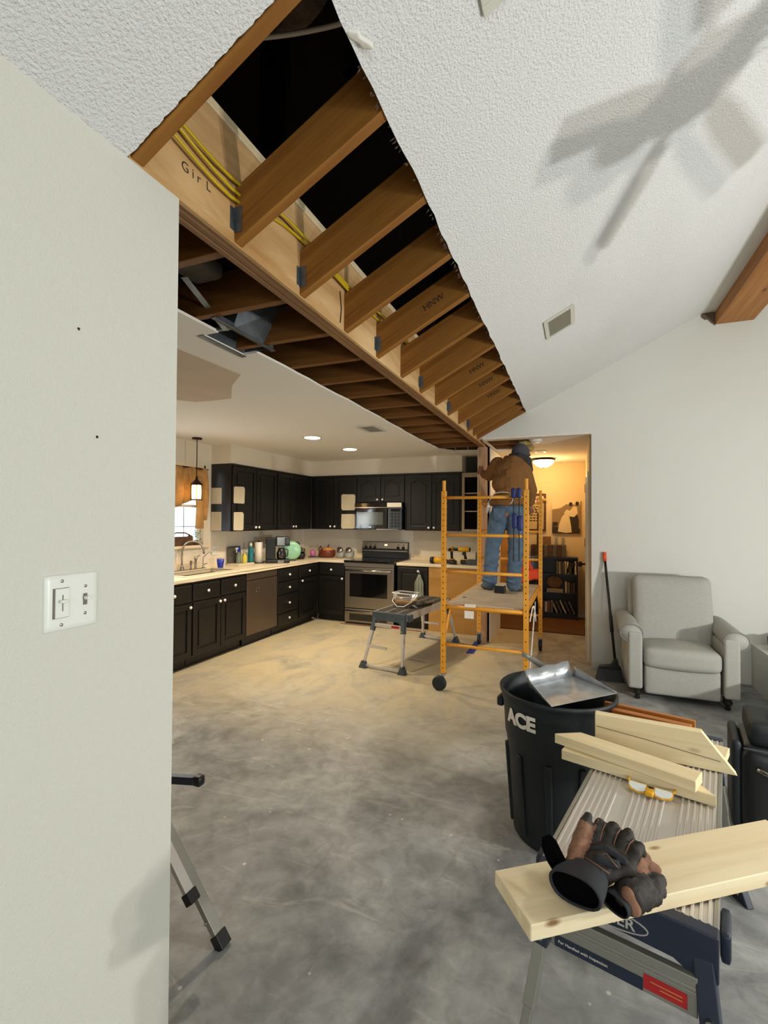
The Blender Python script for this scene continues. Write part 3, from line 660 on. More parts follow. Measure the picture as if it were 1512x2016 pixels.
# dishwasher
dw = thing('dishwasher', 'dark stainless dishwasher with round badge left of the drawers', 'dishwasher', (XB, 4.615, 0), L90)
MB().box(0, .625, .0, .58, .10, .87).box(.02, .60, .06, .58, 0, .10).build('body', 'blackp', dw)
MB().box(.004, .62, -.022, 0, .13, .775).build('door', 'dsteel', dw, bevel=.006)
MB().box(.004, .62, -.018, 0, .785, .868).build('control_strip', 'dsteel', dw, bevel=.004)
MB().lathe([(.03, -.024), (.026, -.026), (.022, -.024)], (.20, 0, .66), 20, 'y', cap=False).box(.178, .222, -.0245, -.0225, .655, .664).build('badge', 'chrome', dw)
# range
rg = thing('range', 'stainless steel electric range with black glass cooktop and oven window', 'range', (-3.163, 6.245, 0))
W = .785
MB().box(.004, W-.004, .03, .66, .06, .895).build('body', 'blackp', rg)
MB().box(.01, W-.01, .0, .03, .235, .83).build('oven_door', 'steel', rg, bevel=.008).name = 'oven_door'
od = [o for o in rg.children if o.name.startswith('oven_door')][0]
MB().box(.09, W-.105, -.003, .001, .40, .74).build('oven_window', 'blackg', od, bevel=.01)
MB().tube([(.03, -.045, .79), (W/2, -.055, .785), (W-.03, -.045, .79)], .013, 8).tube([(.04, 0, .79), (.04, -.045, .79)], .01, 6).tube([(W-.04, 0, .79), (W-.04, -.045, .79)], .01, 6).build('handle', 'chrome', od, smooth=True)
dr = MB().box(.01, W-.01, .0, .03, .03, .225).build('storage_drawer', 'steel', rg, bevel=.008)
MB().box(.09, W-.105, -.003, .001, .06, .155).build('drawer_window', 'blackg', dr); MB().tube([(.03, -.02, .195), (W/2, -.035, .19), (W-.03, -.02, .195)], .010, 8).build('handle', 'chrome', dr, smooth=True)
MB().box(.004, W-.004, -.01, .04, .835, .895).build('vent_trim', 'steel', rg, bevel=.004)
MB().box(0, W, -.022, .60, .895, .925).build('cooktop', 'blackg', rg, bevel=.006)
for x, y, r in ((.2, .15, .10), (.57, .15, .08), (.2, .42, .08), (.57, .42, .10)):
    MB().lathe([(r, .9255), (r, .9259), (r-.004, .9259), (r-.004, .9255)], (x, y, 0), 28, cap=False).build('burner_ring', 'greyv', rg)
bgd = MB().prism([(.60, .925), (.66, .925), (.66, 1.175), (.64, 1.175), (.60, 1.05)], .01, W-.01, 'x').build('backguard', 'blackp', rg, bevel=.004)
MB().prism([(.597, 1.03), (.605, 1.025), (.638, 1.165), (.63, 1.168)], .02, W-.02, 'x').build('control_panel', 'steel', bgd)
MB().prism([(.6055, 1.045), (.61, 1.04), (.634, 1.148), (.6285, 1.15)], .30, .53, 'x').build('display', 'screen', bgd)
MB().prism([(.615, 1.115), (.62, 1.11), (.626, 1.138), (.622, 1.14)], .385, .43, 'x').build('clock_digits', mat('clock_glow', '102008', .4, emit=((.8, 1, .4), 1.5)), bgd)
for x in (.075, .15, .225, .615, .70):
    MB().lathe([(.024, 0), (.022, -.02), (.018, -.028)], (0, 0, 0), 14, 'y').xf(Matrix.Translation((x, .612, 1.085)) @ Matrix.Rotation(-.24, 4, 'X')).build('knob', 'blackp', bgd, smooth=True)
    MB().box(x-.008, x+.008, .617, .625, 1.125, 1.137).build('indicator', 'blackp', bgd)
# over-range microwave
mwv = thing('microwave', 'black over-range microwave with silver trim under the arched cabinet', 'microwave', (-3.125, 6.53, 1.372))
MB().box(0, .755, .0, .375, 0, .40).build('body', 'blackg', mwv, bevel=.006)
MB().box(.0, .755, -.03, 0, .335, .395).build('vent_grille', 'blackg', mwv, bevel=.003)
MB().box(.53, .755, -.034, -.029, .335, .398).build('vent_label', 'paper', mwv)
MB().box(0, .755, -.036, -.0305, .322, .334).build('trim_strip', 'chrome', mwv)
dmw = MB().box(0, .56, -.025, 0, .01, .32).build('door', 'blackg', mwv, bevel=.006)
MB().box(.06, .46, -.028, -.026, .07, .26).build('window', mat('microwave_glass', '5A5A55', .12, metal=.5), dmw, bevel=.004)
MB().box(.50, .53, -.045, -.025, .04, .30).build('handle', 'blackp', dmw, bevel=.01)
cp = MB().box(.565, .755, -.025, 0, .01, .32).build('control_panel', mat('microwave_keys', '3E464C', .25), mwv, bevel=.003)
for i in range(5):
    for j in range(3): MB().box(.59+j*.052, .625+j*.052, -.028, -.0255, .04+i*.045, .07+i*.045).build('button', 'blackp', cp)
MB().box(.59, .735, -.028, -.0255, .27, .305).build('display', 'blackg', cp)
MB().box(.36, .70, -.03, -.0255, .0, .012).build('bottom_trim', 'chrome', mwv)
MB().box(.24, .27, -.0265, -.0255, .03, .042).build('badge', 'chrome', dmw)

# --- wall cabinets
XU, YU = -3.952, 6.609
def ucab(label, loc, rotz, W, doors, z0=HU0, z1=HU1, arched=False):
    t = cab('wall_cabinet', label, loc, rotz, W, z0, z1, .30, base=False); out = []
    for (a, b, kx) in doors: out.append(door(t, a, b, .012, z1-z0-.03, kx, .045, arched))
    MB().box(-.004, W+.004, -.026, 0, z1-z0-.026, z1-z0).build('crown', 'black', t, bevel=.006)
    return t, out
t, ds = ucab('black wall cabinet at window end with beige paint test patches', (XU, 4.70), L90, .958, [(.025, .483, .455), (.497, .945, .525)])
def patchp(parent, x0, x1, z0, z1, y=-.0215):
    n = 10; pts = []
    for sx, sz, xx, zz in ((1, -1, x1, z0), (1, 1, x1, z1), (-1, 1, x0, z1), (-1, -1, x0, z0)):
        for k in range(4):
            a = {(1, -1): -90, (1, 1): 0, (-1, 1): 90, (-1, -1): 180}[(sx, sz)]+k*30
            pts.append((xx-sx*.025+.025*cos(rad(a))+random.uniform(-.004, .004), zz-sz*.025+.025*sin(rad(a))+random.uniform(-.004, .004)))
    MB().prism(pts, y, y+.0012, 'y').build('paint_patch', 'patchw', parent, label='beige test paint patch')
patchp(ds[0], .035, .243, .345, .56); patchp(ds[0], .035, .225, .012, .24)
for z0_, z1_ in ((.34, .54), (.006, .24)):
    MB().box(.135, .295, -.0012, -.0002, z0_, z1_).xf(Matrix.Rotation(0, 4, 'Z')).build('paint_patch', 'patchw', None, origin=False).name = 'paint_patch'
    pp = [o for o in bpy.data.objects if o.name.startswith('paint_patch') and o.parent is None][-1]
    pp.parent = t; pp.rotation_euler = (0, 0, -pi/2); pp.location = (0, .432, 0); pp['label'] = 'beige test paint patch on the cabinet end'
ucab('plain black two-door wall cabinet on left wall next to the corner', (XU, 5.662), L90, .945, [(.015, .41, .385), (.42, .875, .455)])
t, ds = ucab('black wall cabinet left of microwave with beige paint test patches', (-3.945, YU), 0, .815, [(.07, .395, .365), (.415, .80, .44)])
patchp(ds[1], .55, .785, .30, .545); patchp(ds[1], .55, .785, .012, .24)
t, _ = ucab('short black wall cabinet with arched doors above the microwave', (-3.13, YU), 0, .775, [(.008, .385, .345), (.397, .767, .43)], 1.775, HU1, True)
t, _ = ucab('tall black arched-door wall cabinet right of the microwave', (-2.355, YU), 0, .845, [(.04, .41, .375), (.42, .815, .455)], HU0, HU1, True)
oc = thing('open_shelf_cabinet', 'open dark-lined shelf cabinet with raw pale face frame beside the stud', 'cabinet', (-1.505, YU, HU0))
hh = HU1-.02-HU0
MB().box(0, .335, .285, .30, 0, hh).box(0, .012, .02, .285, 0, hh).box(.323, .335, .02, .285, 0, hh).box(.012, .323, .02, .285, 0, .014).box(.012, .323, .02, .285, hh-.014, hh).build('carcass', mat('cabinet_inside', '20140E', .8), oc)
MB().box(0, .035, -.0, .02, 0, hh).box(.30, .335, 0, .02, 0, hh).box(.035, .30, 0, .02, 0, .03).box(.035, .30, 0, .02, hh-.06, hh).build('face_frame', mat('raw_face_frame', 'A89478', .8), oc, bevel=.002)
for z in (.275, .53): MB().box(.013, .322, .03, .28, z, z+.013).build('shelf', 'patch', oc)
sbox('niche_shade_panel', mat('niche_shade', '4A453C', .9), -1.50, -1.17, 6.86, 6.87, 2.19, 2.44)  # dark sheet puts the shade of the hollow soffit end into colour

# --- window over the sink
win = sbox('window_1', 'white', X0-.11, X0+.004, 2.88, 2.91, 1.2, 2.17)
mb = MB().box(X0-.11, X0+.004, 4.575, 4.60, 1.2, 2.17).box(X0-.11, X0+.004, 2.9, 4.6, 2.14, 2.18); mb.build('jamb', 'counter', win, origin=False)
MB().box(X0-.09, X0+.035, 2.85, 4.66, 1.168, 1.20).build('window_sill', 'counter', win, origin=False, bevel=.004)
fr = MB()
for a in (2.92, 3.72, 4.53): fr.box(X0-.085, X0-.05, a, a+.035, 1.2, 2.14)
for z in (1.2, 1.655, 2.11): fr.box(X0-.085, X0-.05, 2.92, 4.565, z, z+.03)
fr.build('window_frame', 'white', win, origin=False)
for i in range(7):
    y = 3.0+i*.22
    MB().box(X0-.07, X0-.066, y, y+.008, 1.23, 2.11).build('muntin', 'greyv', win, origin=False)
for z in (1.42, 1.88): MB().box(X0-.07, X0-.066, 2.95, 4.53, z, z+.008).build('muntin', 'greyv', win, origin=False)
MB().box(X0-.062, X0-.058, 2.95, 4.53, 1.22, 2.12).build('pane', 'glass', win, origin=False)
sbox('wall_outside', 'patio', -5.6, -5.5, 5.84, 6.2, -.1, 1.42)
# valance
def vwarp(p):
    y = p[1]; return (p[0]+.018*sin(34*y)+.01*sin(71*y+2), y, p[2])
va = thing('valance', 'tan burlap valance gathered over the kitchen window', 'curtain', (X0+.05, 3.85, 2.10))
n = 60; vs = []; fs = []
for i in range(n+1):
    y = -.9+i*(1.62/n)
    sag = (.33+.16*abs(sin((y-.58)*3.1))) if y < .56 else .62
    for k in range(9):
        t_ = k/8; vs.append((.022*sin(30*y)+.012*sin(67*y)+.03*sin(pi*t_), y, .02-sag*t_))
for i in range(n):
    for k in range(8): fs.append((i*9+k, i*9+k+1, (i+1)*9+k+1, (i+1)*9+k))
o = MB().add(vs, fs).build('cloth', 'valance', va, smooth=True); sd = o.modifiers.new('s', 'SOLIDIFY'); sd.thickness = .004
MB().tube([(0, .58, -.08), (.02, .585, -.2), (.01, .60, -.40), (.015, .59, -.70)], [.03, .045, .035, .05], 10).build('hanging_tail', 'valance', va, smooth=True)
MB().tube([(0, -.95, .02), (0, .74, .02)], .008, 8).build('rod', 'bronze', va)
# pendant
pn = thing('pendant_lamp', 'small lantern pendant with glowing amber glass above the sink', 'lamp', (-4.013, 4.199, 2.44))
MB().lathe([(.055, -.018), (.055, 0)], (0, 0, 0), 20).build('canopy', 'bronze', pn, smooth=True)
MB().tube([(0, 0, -.018), (0, 0, -.44)], .005, 8).build('stem', 'bronze', pn)
MB().lathe([(.012, -.44), (.012, -.47), (.04, -.50), (.062, -.52), (.066, -.53), (.066, -.54)], (0, 0, 0), 12).build('cap', 'bronze', pn, smooth=True)
MB().lathe([(.066, -.70), (.066, -.712), (.03, -.712)], (0, 0, 0), 12, cap=False).build('base_ring', 'bronze', pn)
for k in range(4):
    a = pi/4+k*pi/2; MB().tube([(.06*cos(a), .06*sin(a), -.53), (.06*cos(a), .06*sin(a), -.71)], .004, 6).build('cage_bar', 'bronze', pn)
MB().lathe([(.048, -.54), (.052, -.62), (.048, -.70)], (0, 0, 0), 20, cap=False).build('glass_shade', 'pendg', pn, smooth=True)
light('POINT', 'pendant_light', (-4.013, 4.199, 1.80), 20, (1, .60, .28), .05)
# downlights
for x, y, l in ((-2.753, 4.62, 'round recessed downlight nearer the sink in kitchen ceiling'), (-2.748, 5.563, 'round recessed downlight nearer the range in kitchen ceiling')):
    t = thing('recessed_light', l, 'lamp', (x, y, 2.44))
    MB().lathe([(.105, -.006), (.10, -.001)], (0, 0, 0), 28).build('trim_ring', 'white', t, smooth=True)
    MB().lathe([(.088, -.008), (.088, -.0065)], (0, 0, 0), 28).build('lens', 'bulb', t)
# outlets
for loc, rz, l in (((X0+.002, 4.78, 1.115), pi/2, 'white double outlet plate on wall right of the kitchen window'),):
    t = thing('outlet_plate', l, 'outlet', loc, rz)
    MB().box(-.06, .06, -.006, 0, -.057, .057).build('plate', 'plastic', t, bevel=.002)
    for s in (-1, 1): MB().box(s*.028-.014, s*.028+.014, -.0075, -.0062, -.03, .03).build('socket', 'kwall', t)

# --- things on the counter, left run
ZC = .914
t = thing('plastic_cup', 'blue plastic cup on the counter right of the sink', 'cup', (-4.06, 4.66, ZC+.001))
MB().lathe([(.030, 0), (.033, .004), (.046, .118), (.043, .118), (.031, .008)], (0, 0, 0), 20, cap=True).build('cup_body', 'blue', t, smooth=True); MB().lathe([(.046, .112), (.048, .118), (.044, .119)], (0, 0, 0), 20, cap=False).build('rim', 'white', t)
t = thing('drying_tray', 'pale tray under the soap and spray bottles', 'tray', (-4.13, 5.14, ZC+.001)); MB().box(-.10, .10, -.17, .15, 0, .018).build('tray_body', 'counter', t, bevel=.006)
t = thing('cutting_board', 'dark grey board leaning on wall behind the bottles', 'board', (-4.20, 5.10, ZC+.001), 0); MB().box(-.012, .003, -.12, .13, 0, .24).xf(Matrix.Rotation(-.08, 4, 'Y')).build('board_body', mat('smoky_board', '57534A', .25), t, bevel=.008)
t = thing('spray_bottle', 'clear spray bottle with a blue and white trigger head', 'bottle', (-4.145, 5.10, ZC+.02))
MB().lathe([(.03, 0), (.033, .01), (.033, .09), (.014, .14), (.014, .15)], (0, 0, 0), 16).build('bottle_body', mat('greenish_clear', '8FA088', .15, trans=.4), t, smooth=True)
MB().rbox((0, .0, .18), (.035, .05, .06), .01, 6).build('trigger_head', 'blue', t, smooth=True); MB().box(-.012, .012, -.055, -.02, .185, .205).box(-.006, .006, -.045, -.035, .14, .19).build('nozzle', 'white', t, bevel=.003)
t = thing('soap_bottle', 'yellow dish soap bottle with pump beside spray bottle', 'bottle', (-4.10, 5.165, ZC+.02)); MB().lathe([(.028, 0), (.032, .01), (.032, .09), (.012, .115), (.012, .125)], (0, 0, 0), 16).build('bottle_body', 'soap', t, smooth=True); MB().lathe([(.014, .125), (.008, .135), (.005, .15)], (0, 0, 0), 12).box(-.006, .03, -.006, .006, .148, .158).build('pump_top', 'white', t, smooth=True)
t = thing('water_bottle', 'teal metal water bottle between soap and paper towel', 'bottle', (-4.08, 5.27, ZC+.001)); MB().lathe([(.036, 0), (.038, .005), (.038, .17), (.02, .225), (.016, .235)], (0, 0, 0), 20).build('bottle_body', 'teal', t, smooth=True); MB().lathe([(.017, .235), (.017, .27), (.008, .275), (.008, .285)], (0, 0, 0), 14).build('cap', 'white', t, smooth=True)
t = thing('paper_towel_roll', 'white paper towel roll upright on black stand', 'paper towel', (-4.05, 5.40, ZC+.001)); MB().lathe([(.055, .01), (.055, .285)], (0, 0, 0), 24).build('roll', 'paper', t, smooth=True); MB().lathe([(.075, 0), (.075, .009)], (0, 0, 0), 24).build('base', 'blackp', t); MB().lathe([(.012, .285), (.012, .30), (.004, .31)], (0, 0, 0), 10).build('post', 'blackp', t)
cable([(-4.22, 5.50, 1.10), (-4.19, 5.50, .98), (-4.12, 5.53, .93), (-4.05, 5.56, .925)], .004, 'blackp', 'black appliance cord between paper towel and coffee maker')
t = thing('coffee_maker', 'black and chrome drip coffee maker with glass carafe', 'coffee maker', (-3.86, 5.56, ZC+.001), .62)
MB().box(-.155, -.02, -.10, .12, .05, .345).build('reservoir', 'blackp', t, bevel=.012); MB().box(-.155, .17, -.11, .12, 0, .05).build('base', 'blackp', t, bevel=.012)
MB().box(-.02, .17, -.11, .12, .235, .36).build('brew_head', 'blackp', t, bevel=.012); MB().box(.0, .10, -.1135, -.1095, .245, .355).build('chrome_band', 'chrome', t)
MB().box(.01, .09, -.1135, -.1095, .006, .045).build('chrome_foot', 'chrome', t); MB().box(.115, .16, -.1125, -.1095, .27, .335).build('control_panel', 'slate', t)
cf = MB().lathe([(.055, .052), (.068, .075), (.068, .13), (.045, .19), (.05, .205)], (.06, -.02, 0), 20).build('carafe', mat('dark_carafe', '2A2624', .05, coat=1), t, smooth=True); MB().tube([(.11, -.06, .19), (.145, -.10, .18), (.14, -.10, .10), (.11, -.06, .09)], .008, 6).build('carafe_handle', 'blackp', cf, smooth=True)
t = thing('air_fryer', 'mint green retro rounded kitchen appliance with black latch', 'appliance', (-3.87, 5.93, ZC+.001), .7)
MB().lathe([(.03, -.045), (.10, -.05), (.135, -.03), (.14, 0), (.135, .03), (.10, .05), (.03, .045)], (0, 0, .145), 28, 'y').build('shell', 'mint', t, smooth=True); MB().box(-.08, .06, -.04, .04, 0, .02).box(.135, .15, -.015, .015, .12, .16).box(-.16, -.13, -.015, .015, .13, .16).build('latch', 'blackp', t, bevel=.004); MB().tube([(.07, 0, .27), (.10, 0, .265), (.12, 0, .235)], .008, 6).build('handle', 'blackp', t, smooth=True)
t = thing('panini_grill', 'black and steel contact grill beside the mint appliance', 'appliance', (-3.98, 6.24, ZC+.001), .5)
MB().rbox((0, 0, .05), (.26, .24, .08), .02, 6).build('base', 'blackp', t, smooth=True); MB().rbox((0, 0, .13), (.26, .24, .07), .02, 6, warp=lambda p: (p[0], p[1], p[2]-.10*p[1])).build('lid', 'dsteel', t, smooth=True); MB().tube([(-.10, -.13, .15), (-.09, -.17, .175), (.09, -.17, .175), (.10, -.13, .15)], .009, 6).build('handle', 'blackp', t, smooth=True)
t = thing('mug', 'pink mug on small stack near back corner of counter', 'mug', (-3.92, 6.62, ZC+.012)); MB().lathe([(.032, 0), (.042, .02), (.042, .085), (.035, .09), (.012, .105), (.006, .115)], (0, 0, 0), 18).build('mug_body', 'pink', t, smooth=True); MB().tube([(.04, 0, .07), (.065, 0, .06), (.065, 0, .03), (.04, 0, .02)], .005, 6).build('handle', 'pink', t, smooth=True)
MB().lathe([(.085, 0), (.09, .008), (.03, .01)], (-3.90, 6.62, ZC+.001), 24).build('plate', 'slate', smooth=True, label='dark plate under the pink mug', cat='plate')
t = thing('small_bowl', 'little dark bowl between pink mug and clay pot', 'bowl', (-3.79, 6.66, ZC+.001)); MB().lathe([(.02, 0), (.045, .03), (.042, .055), (.02, .058)], (0, 0, 0), 16).build('bowl_body', 'boot', t, smooth=True)
t = thing('clay_pot', 'wide brown glazed clay bowl holding a gourd', 'pot', (-3.70, 6.70, ZC+.001)); MB().lathe([(.10, 0), (.13, .02), (.14, .09), (.135, .115), (.125, .115), (.12, .03)], (0, 0, 0), 28).build('pot_body', 'terra', t, smooth=True)
MB().tube([(-.13, 0, .09), (-.16, 0, .12), (-.13, .02, .17), (-.10, 0, .12)], .014, 8).build('handle', 'terra', t, smooth=True)
t = thing('gourd', 'pale orange pumpkin sitting in the clay bowl', 'pumpkin', (-3.69, 6.70, ZC+.035)); mb = MB()
mb.lathe([(.01, 0), (.08, .02), (.10, .07), (.075, .12), (.02, .125)], (0, 0, 0), 28); mb.v = [((x*(1-.12*abs(cos(4*math.atan2(y, x))))), y*(1-.12*abs(cos(4*math.atan2(y, x)))), z) for x, y, z in mb.v]; mb.build('gourd_body', 'gourd', t, smooth=True)
MB().tube([(0, 0, .12), (.01, 0, .15), (.025, 0, .175)], [.014, .009, .006], 8).build('stalk', 'crate', t, smooth=True)
for x, l in ((-3.455, 'left round-lidded glass candy jar beside the range'), (-3.30, 'right round-lidded glass candy jar beside the range')):
    t = thing('candy_jar', l, 'jar', (x, 6.70, ZC+.001), 0)
    MB().rbox((0, 0, .06), (.13, .15, .12), .045, 8, warp=lambda p: (p[0], p[1], p[2]+.35*p[1]*(p[2]+.06)/.12)).build('jar_body', 'cyan', t, smooth=True)
    MB().lathe([(.01, -.018), (.045, -.016), (.052, 0), (.052, .01)], (0, 0, 0), 24, 'y').xf(Matrix.Translation((0, -.045, .125)) @ Matrix.Rotation(-.6, 4, 'X')).build('lid', 'steel', t, smooth=True)
# --- drills on the right counter
def drill(name, label, loc, rz, scale=1., rot=None):
    t = thing(name, label, 'drill', loc, rot=rot or (0, 0, rz))
    MB().rbox((0, 0, .035), (.075, .125, .055), .012, 6).build('battery', 'blackp', t, smooth=True); MB().rbox((0, 0, .069), (.06, .10, .012), .004, 5).build('battery_clip', 'yellow', t, smooth=True)
    MB().tube([(0, .01, .07), (0, -.0, .12), (0, -.01, .18)], [.02, .018, .02], 10).build('grip', 'blackr', t, smooth=True)
    MB().lathe([(.02, -.10), (.031, -.09), (.033, .04), (.028, .055)], (0, 0, .205), 16, 'y').build('motor_housing', 'yellow', t, smooth=True)
    MB().lathe([(.030, .045), (.030, .065), (.018, .075)], (0, 0, .205), 16, 'y').build('rear_cap', 'blackp', t, smooth=True)
    MB().lathe([(.008, -.17), (.018, -.16), (.022, -.105), (.024, -.10)], (0, 0, .205), 14, 'y').build('chuck', 'blackp', t, smooth=True)
    MB().box(-.01, .01, -.04, -.02, .13, .165).build('trigger', 'blackp', t)
    return t
drill('cordless_drill', 'upright yellow and black drill seen end-on, left of the pair', (-1.60, 6.42, ZC+.001), 0)
drill('cordless_drill', 'yellow and black impact driver seen side-on, right of the pair', (-1.415, 6.42, ZC+.001), -1.25)
t = thing('reciprocating_saw', 'yellow and black power saw lying on its side at counter edge', 'power tool', (-1.72, 6.36, ZC+.001))
MB().tube([(-.11, 0, .05), (-.04, 0, .055), (.06, 0, .05)], [.042, .04, .028], 12).build('housing', 'yellow', t, smooth=True); MB().lathe([(.045, -.05), (.048, 0)], (-.115, 0, .05), 14, 'x').build('rubber_boot', 'blackr', t, smooth=True); MB().tube([(.06, 0, .04), (.15, 0, .03), (.2, 0, .03)], [.028, .022, .03], 10).build('grip', 'blackr', t, smooth=True)
t = thing('tool_heap', 'dark socket case at the right end of drill counter', 'tool case', (-1.30, 6.44, ZC+.001)); MB().rbox((0, 0, .035), (.20, .12, .07), .01, 6).build('case_body', 'slate', t, smooth=True); MB().lathe([(.03, 0), (.035, .05), (.03, .10)], (.05, .03, .0705), 14).build('canister', 'boot', t, smooth=True)
# towel hung on the knob of the cabinet right of the range
t = thing('hand_towel', 'sage green towel hanging from knob beside the range', 'towel', (-2.01, 6.262, .79))
vs = []; fs = []
for i in range(13):
    for k in range(11):
        u = i/12-.5; v_ = k/10; wd = .03+.10*min(1, v_*3.2); vs.append((u*wd*1.0, -.012-.012*cos(i*1.6)*min(1, v_*2), -.02-.36*v_))
for i in range(12):
    for k in range(10): fs.append((i*11+k, i*11+k+1, (i+1)*11+k+1, (i+1)*11+k))
o = MB().add(vs, fs).build('towel_cloth', 'towel', t, smooth=True); sd = o.modifiers.new('s', 'SOLIDIFY'); sd.thickness = .012
MB().tube([(0, -.01, -.02), (-.004, -.018, .01), (0, -.012, .022), (.004, -.018, .01), (0, -.01, -.02)], .003, 6).build('loop', 'towel', t, smooth=True)
# window sill things
t = thing('wooden_crate', 'old brown wooden crate planter on kitchen window sill', 'crate', (X0+.0, 4.22, 1.2005)); 
MB().box(-.055, .03, -.20, .16, 0, .015).box(-.055, -.043, -.20, .16, .0155, .10).box(.018, .03, -.20, .16, .0155, .11).box(-.0425, .0175, -.20, -.188, .0155, .12).box(-.0425, .0175, .148, .16, .0155, .12).build('crate_body', 'crate', t, bevel=.002)
MB().tube([(-.012, -.195, .12), (-.012, -.05, .155), (-.012, .08, .15), (-.012, .155, .12)], .008, 6).build('handle', 'crate', t, smooth=True)
t = thing('potted_vine', 'small leafy green vine spilling over the window sill', 'plant', (X0+.0, 4.44, 1.2005))
MB().lathe([(.025, 0), (.032, .05), (.03, .055)], (0, 0, 0), 14).build('pot', 'crate', t, smooth=True)
for i in range(26):
    a = random.uniform(0, 6.28); r = random.uniform(.01, .07); z = random.uniform(.03, .17); p = Vector((r*cos(a)*.5, r*sin(a), z)); s_ = .018
    MB().add([p, p+Vector((s_*.5, s_, .012)), p+Vector((0, 2*s_, -.004)), p+Vector((-s_*.5, s_, .012))], [(0, 1, 2, 3)]).build('leaf', 'leaf', t)
# raw lino strip in front of range
MB().box(-3.2, -1.9, 6.20, 6.225, .0005, .006).build('floor_scrap', mat('old_red_lino', '7A4A38', .8), label='thin strip of old reddish flooring left before the range', cat='flooring scrap')

# ================================================================== HALL THINGS
t = thing('ceiling_lamp', 'lit frosted dome lamp on the hall ceiling', 'lamp', (-.464, 7.40, 2.44))
MB().lathe([(.165, -.03), (.17, -.02), (.12, 0)], (0, 0, 0), 28).build('rim', 'bronze', t, smooth=True)
MB().lathe([(.004, -.13), (.06, -.125), (.11, -.10), (.145, -.06), (.15, -.03)], (0, 0, 0), 28).build('glass_dome', 'domeg', t, smooth=True)
MB().lathe([(.002, -.15), (.01, -.14), (.008, -.128)], (0, 0, 0), 12).build('finial', 'bronze', t, smooth=True)
light('POINT', 'hall_light', (-.464, 7.40, 2.22), 20, (1, .62, .26), .12)
bs = thing('bookcase', 'black three-shelf bookcase against the hall back wall', 'bookcase', (-.36, 7.80, .017))
MB().box(-.38, .372, .205, .22, 0, .94).box(-.38, -.36, 0, .205, 0, .94).box(.352, .372, 0, .205, 0, .94).box(-.36, .352, 0, .205, .92, .94).box(-.36, .352, .01, .205, .0, .07).build('carcass', 'blackp', bs, bevel=.002)
for z in (.07, .38, .665): MB().box(-.359, .351, .004, .204, z, z+.018).build('shelf', 'blackp', bs)
BC = ['5A5348', '8C8470', '3A3A40', 'A29A86', '4A3A2C', '2E3A34', 'B8AE98', '6A4A3A']
def book(x, z, th, h, lean, c, label, grp, flat=False):
    o = MB(); o.box(0, th, .0, .14, 0, h) if not flat else o.box(0, h, 0, .14, 0, th)
    o.xf(Matrix.Rotation(lean, 4, 'Y')); zo = min(v[2] for v in o.v)
    b = o.build('book', mat('book_cover', c, .7), bevel=.001, origin=False, label=label, cat='book', group=grp); b.location = (x, 7.815, z-zo+.001); return b
x = -.30
for i, (th, h, ln) in enumerate([(.03, .20, 0), (.025, .19, 0), (.03, .2, 0), (.022, .18, 0), (.03, .17, .22), (.03, .17, .22), (.025, .16, .22)]):
    book(x, .70, th, h, ln, BC[i % 8], ['first', 'second', 'third', 'fourth', 'fifth', 'sixth', 'seventh'][i]+' book from the left on bookcase top shelf', 'books on the top shelf at left'); x += th+.008+(.035 if ln else 0)
book(.10, .70, .03, .21, 0, 'B8AE98', 'pale book right of the figurine on top bookcase shelf', None) if False else None
for i, (xx, th, h, c_) in enumerate([(.175-.36+.0, .03, .20, 'B8AE98'), (.215-.36, .022, .19, 'CFC6AE'), (.245-.36, .03, .18, '3A3A30'), (.285-.36, .03, .18, '3A3A30'), (.325-.36, .022, .205, 'C9C0A8')]):
    o = book(xx, .70, th, h, 0, c_, ['tall pale book left end of top shelf right group', 'cream book second in top shelf right group', 'dark green book in middle of top shelf right group', 'dark green book fourth in top shelf right group', 'cream book at right end of bookcase top shelf'][i], 'books on the top shelf at right')
for i, (xx, th, h, c_) in enumerate([(.185-.36, .03, .17, 'A29A86'), (.225-.36, .03, .16, '6A6A58'), (.265-.36, .03, .15, '2E2620'), (.30-.36, .03, .16, '4A3A2C')]):
    book(xx, .415, th, h, 0, c_, ['pale', 'olive grey', 'blackish', 'dark brown'][i]+' upright book at right of bookcase middle shelf', 'upright books on the middle shelf')
for k, c_ in enumerate(('9A927C', '8A826C')):
    book(-.44, .40+k*.034, .03, .24, 0, c_, ['bottom book of flat stack on the middle shelf', 'top book of flat stack on the middle shelf'][k], 'flat books on the middle shelf', True)
x = -.55
for i in range(5): book(x, .09, .035, .19-.01*(i % 3), 0, BC[(i+4) % 8], ['first', 'second', 'third', 'fourth', 'fifth'][i]+' upright book from left on bookcase bottom shelf', 'upright books on the bottom shelf'); x += .042
x = -.29
for i in range(5): book(x, .09, .018, .21, -.42, ['A8A08C', '5A5348', 'B0A894', '4A4438', '6A6252'][i], ['first', 'second', 'third', 'fourth', 'last'][i]+' of the leaning thin books on bookcase bottom shelf', 'leaning books on the bottom shelf'); x += .062
t = thing('round_basket', 'shallow woven bowl standing on edge on middle shelf', 'basket', (-.33, 7.90, .47)); MB().lathe([(.01, .02), (.08, .01), (.12, -.01), (.115, -.015)], (0, 0, .125), 24, 'y').build('bowl_body', 'brown', t, smooth=True); t.scale = (1, 1, .8)
t = thing('figurine', 'small tan figurine on the top shelf of bookcase', 'figurine', (-.24, 7.86, .701)); MB().lathe([(.03, 0), (.035, .02), (.02, .05), (.028, .08), (.024, .11), (.004, .13)], (0, 0, 0), 14).build('figure_body', 'brown', t, smooth=True)
t = thing('storage_basket', 'long striped fabric basket on top of the bookcase', 'basket', (-.42, 7.91, .958))
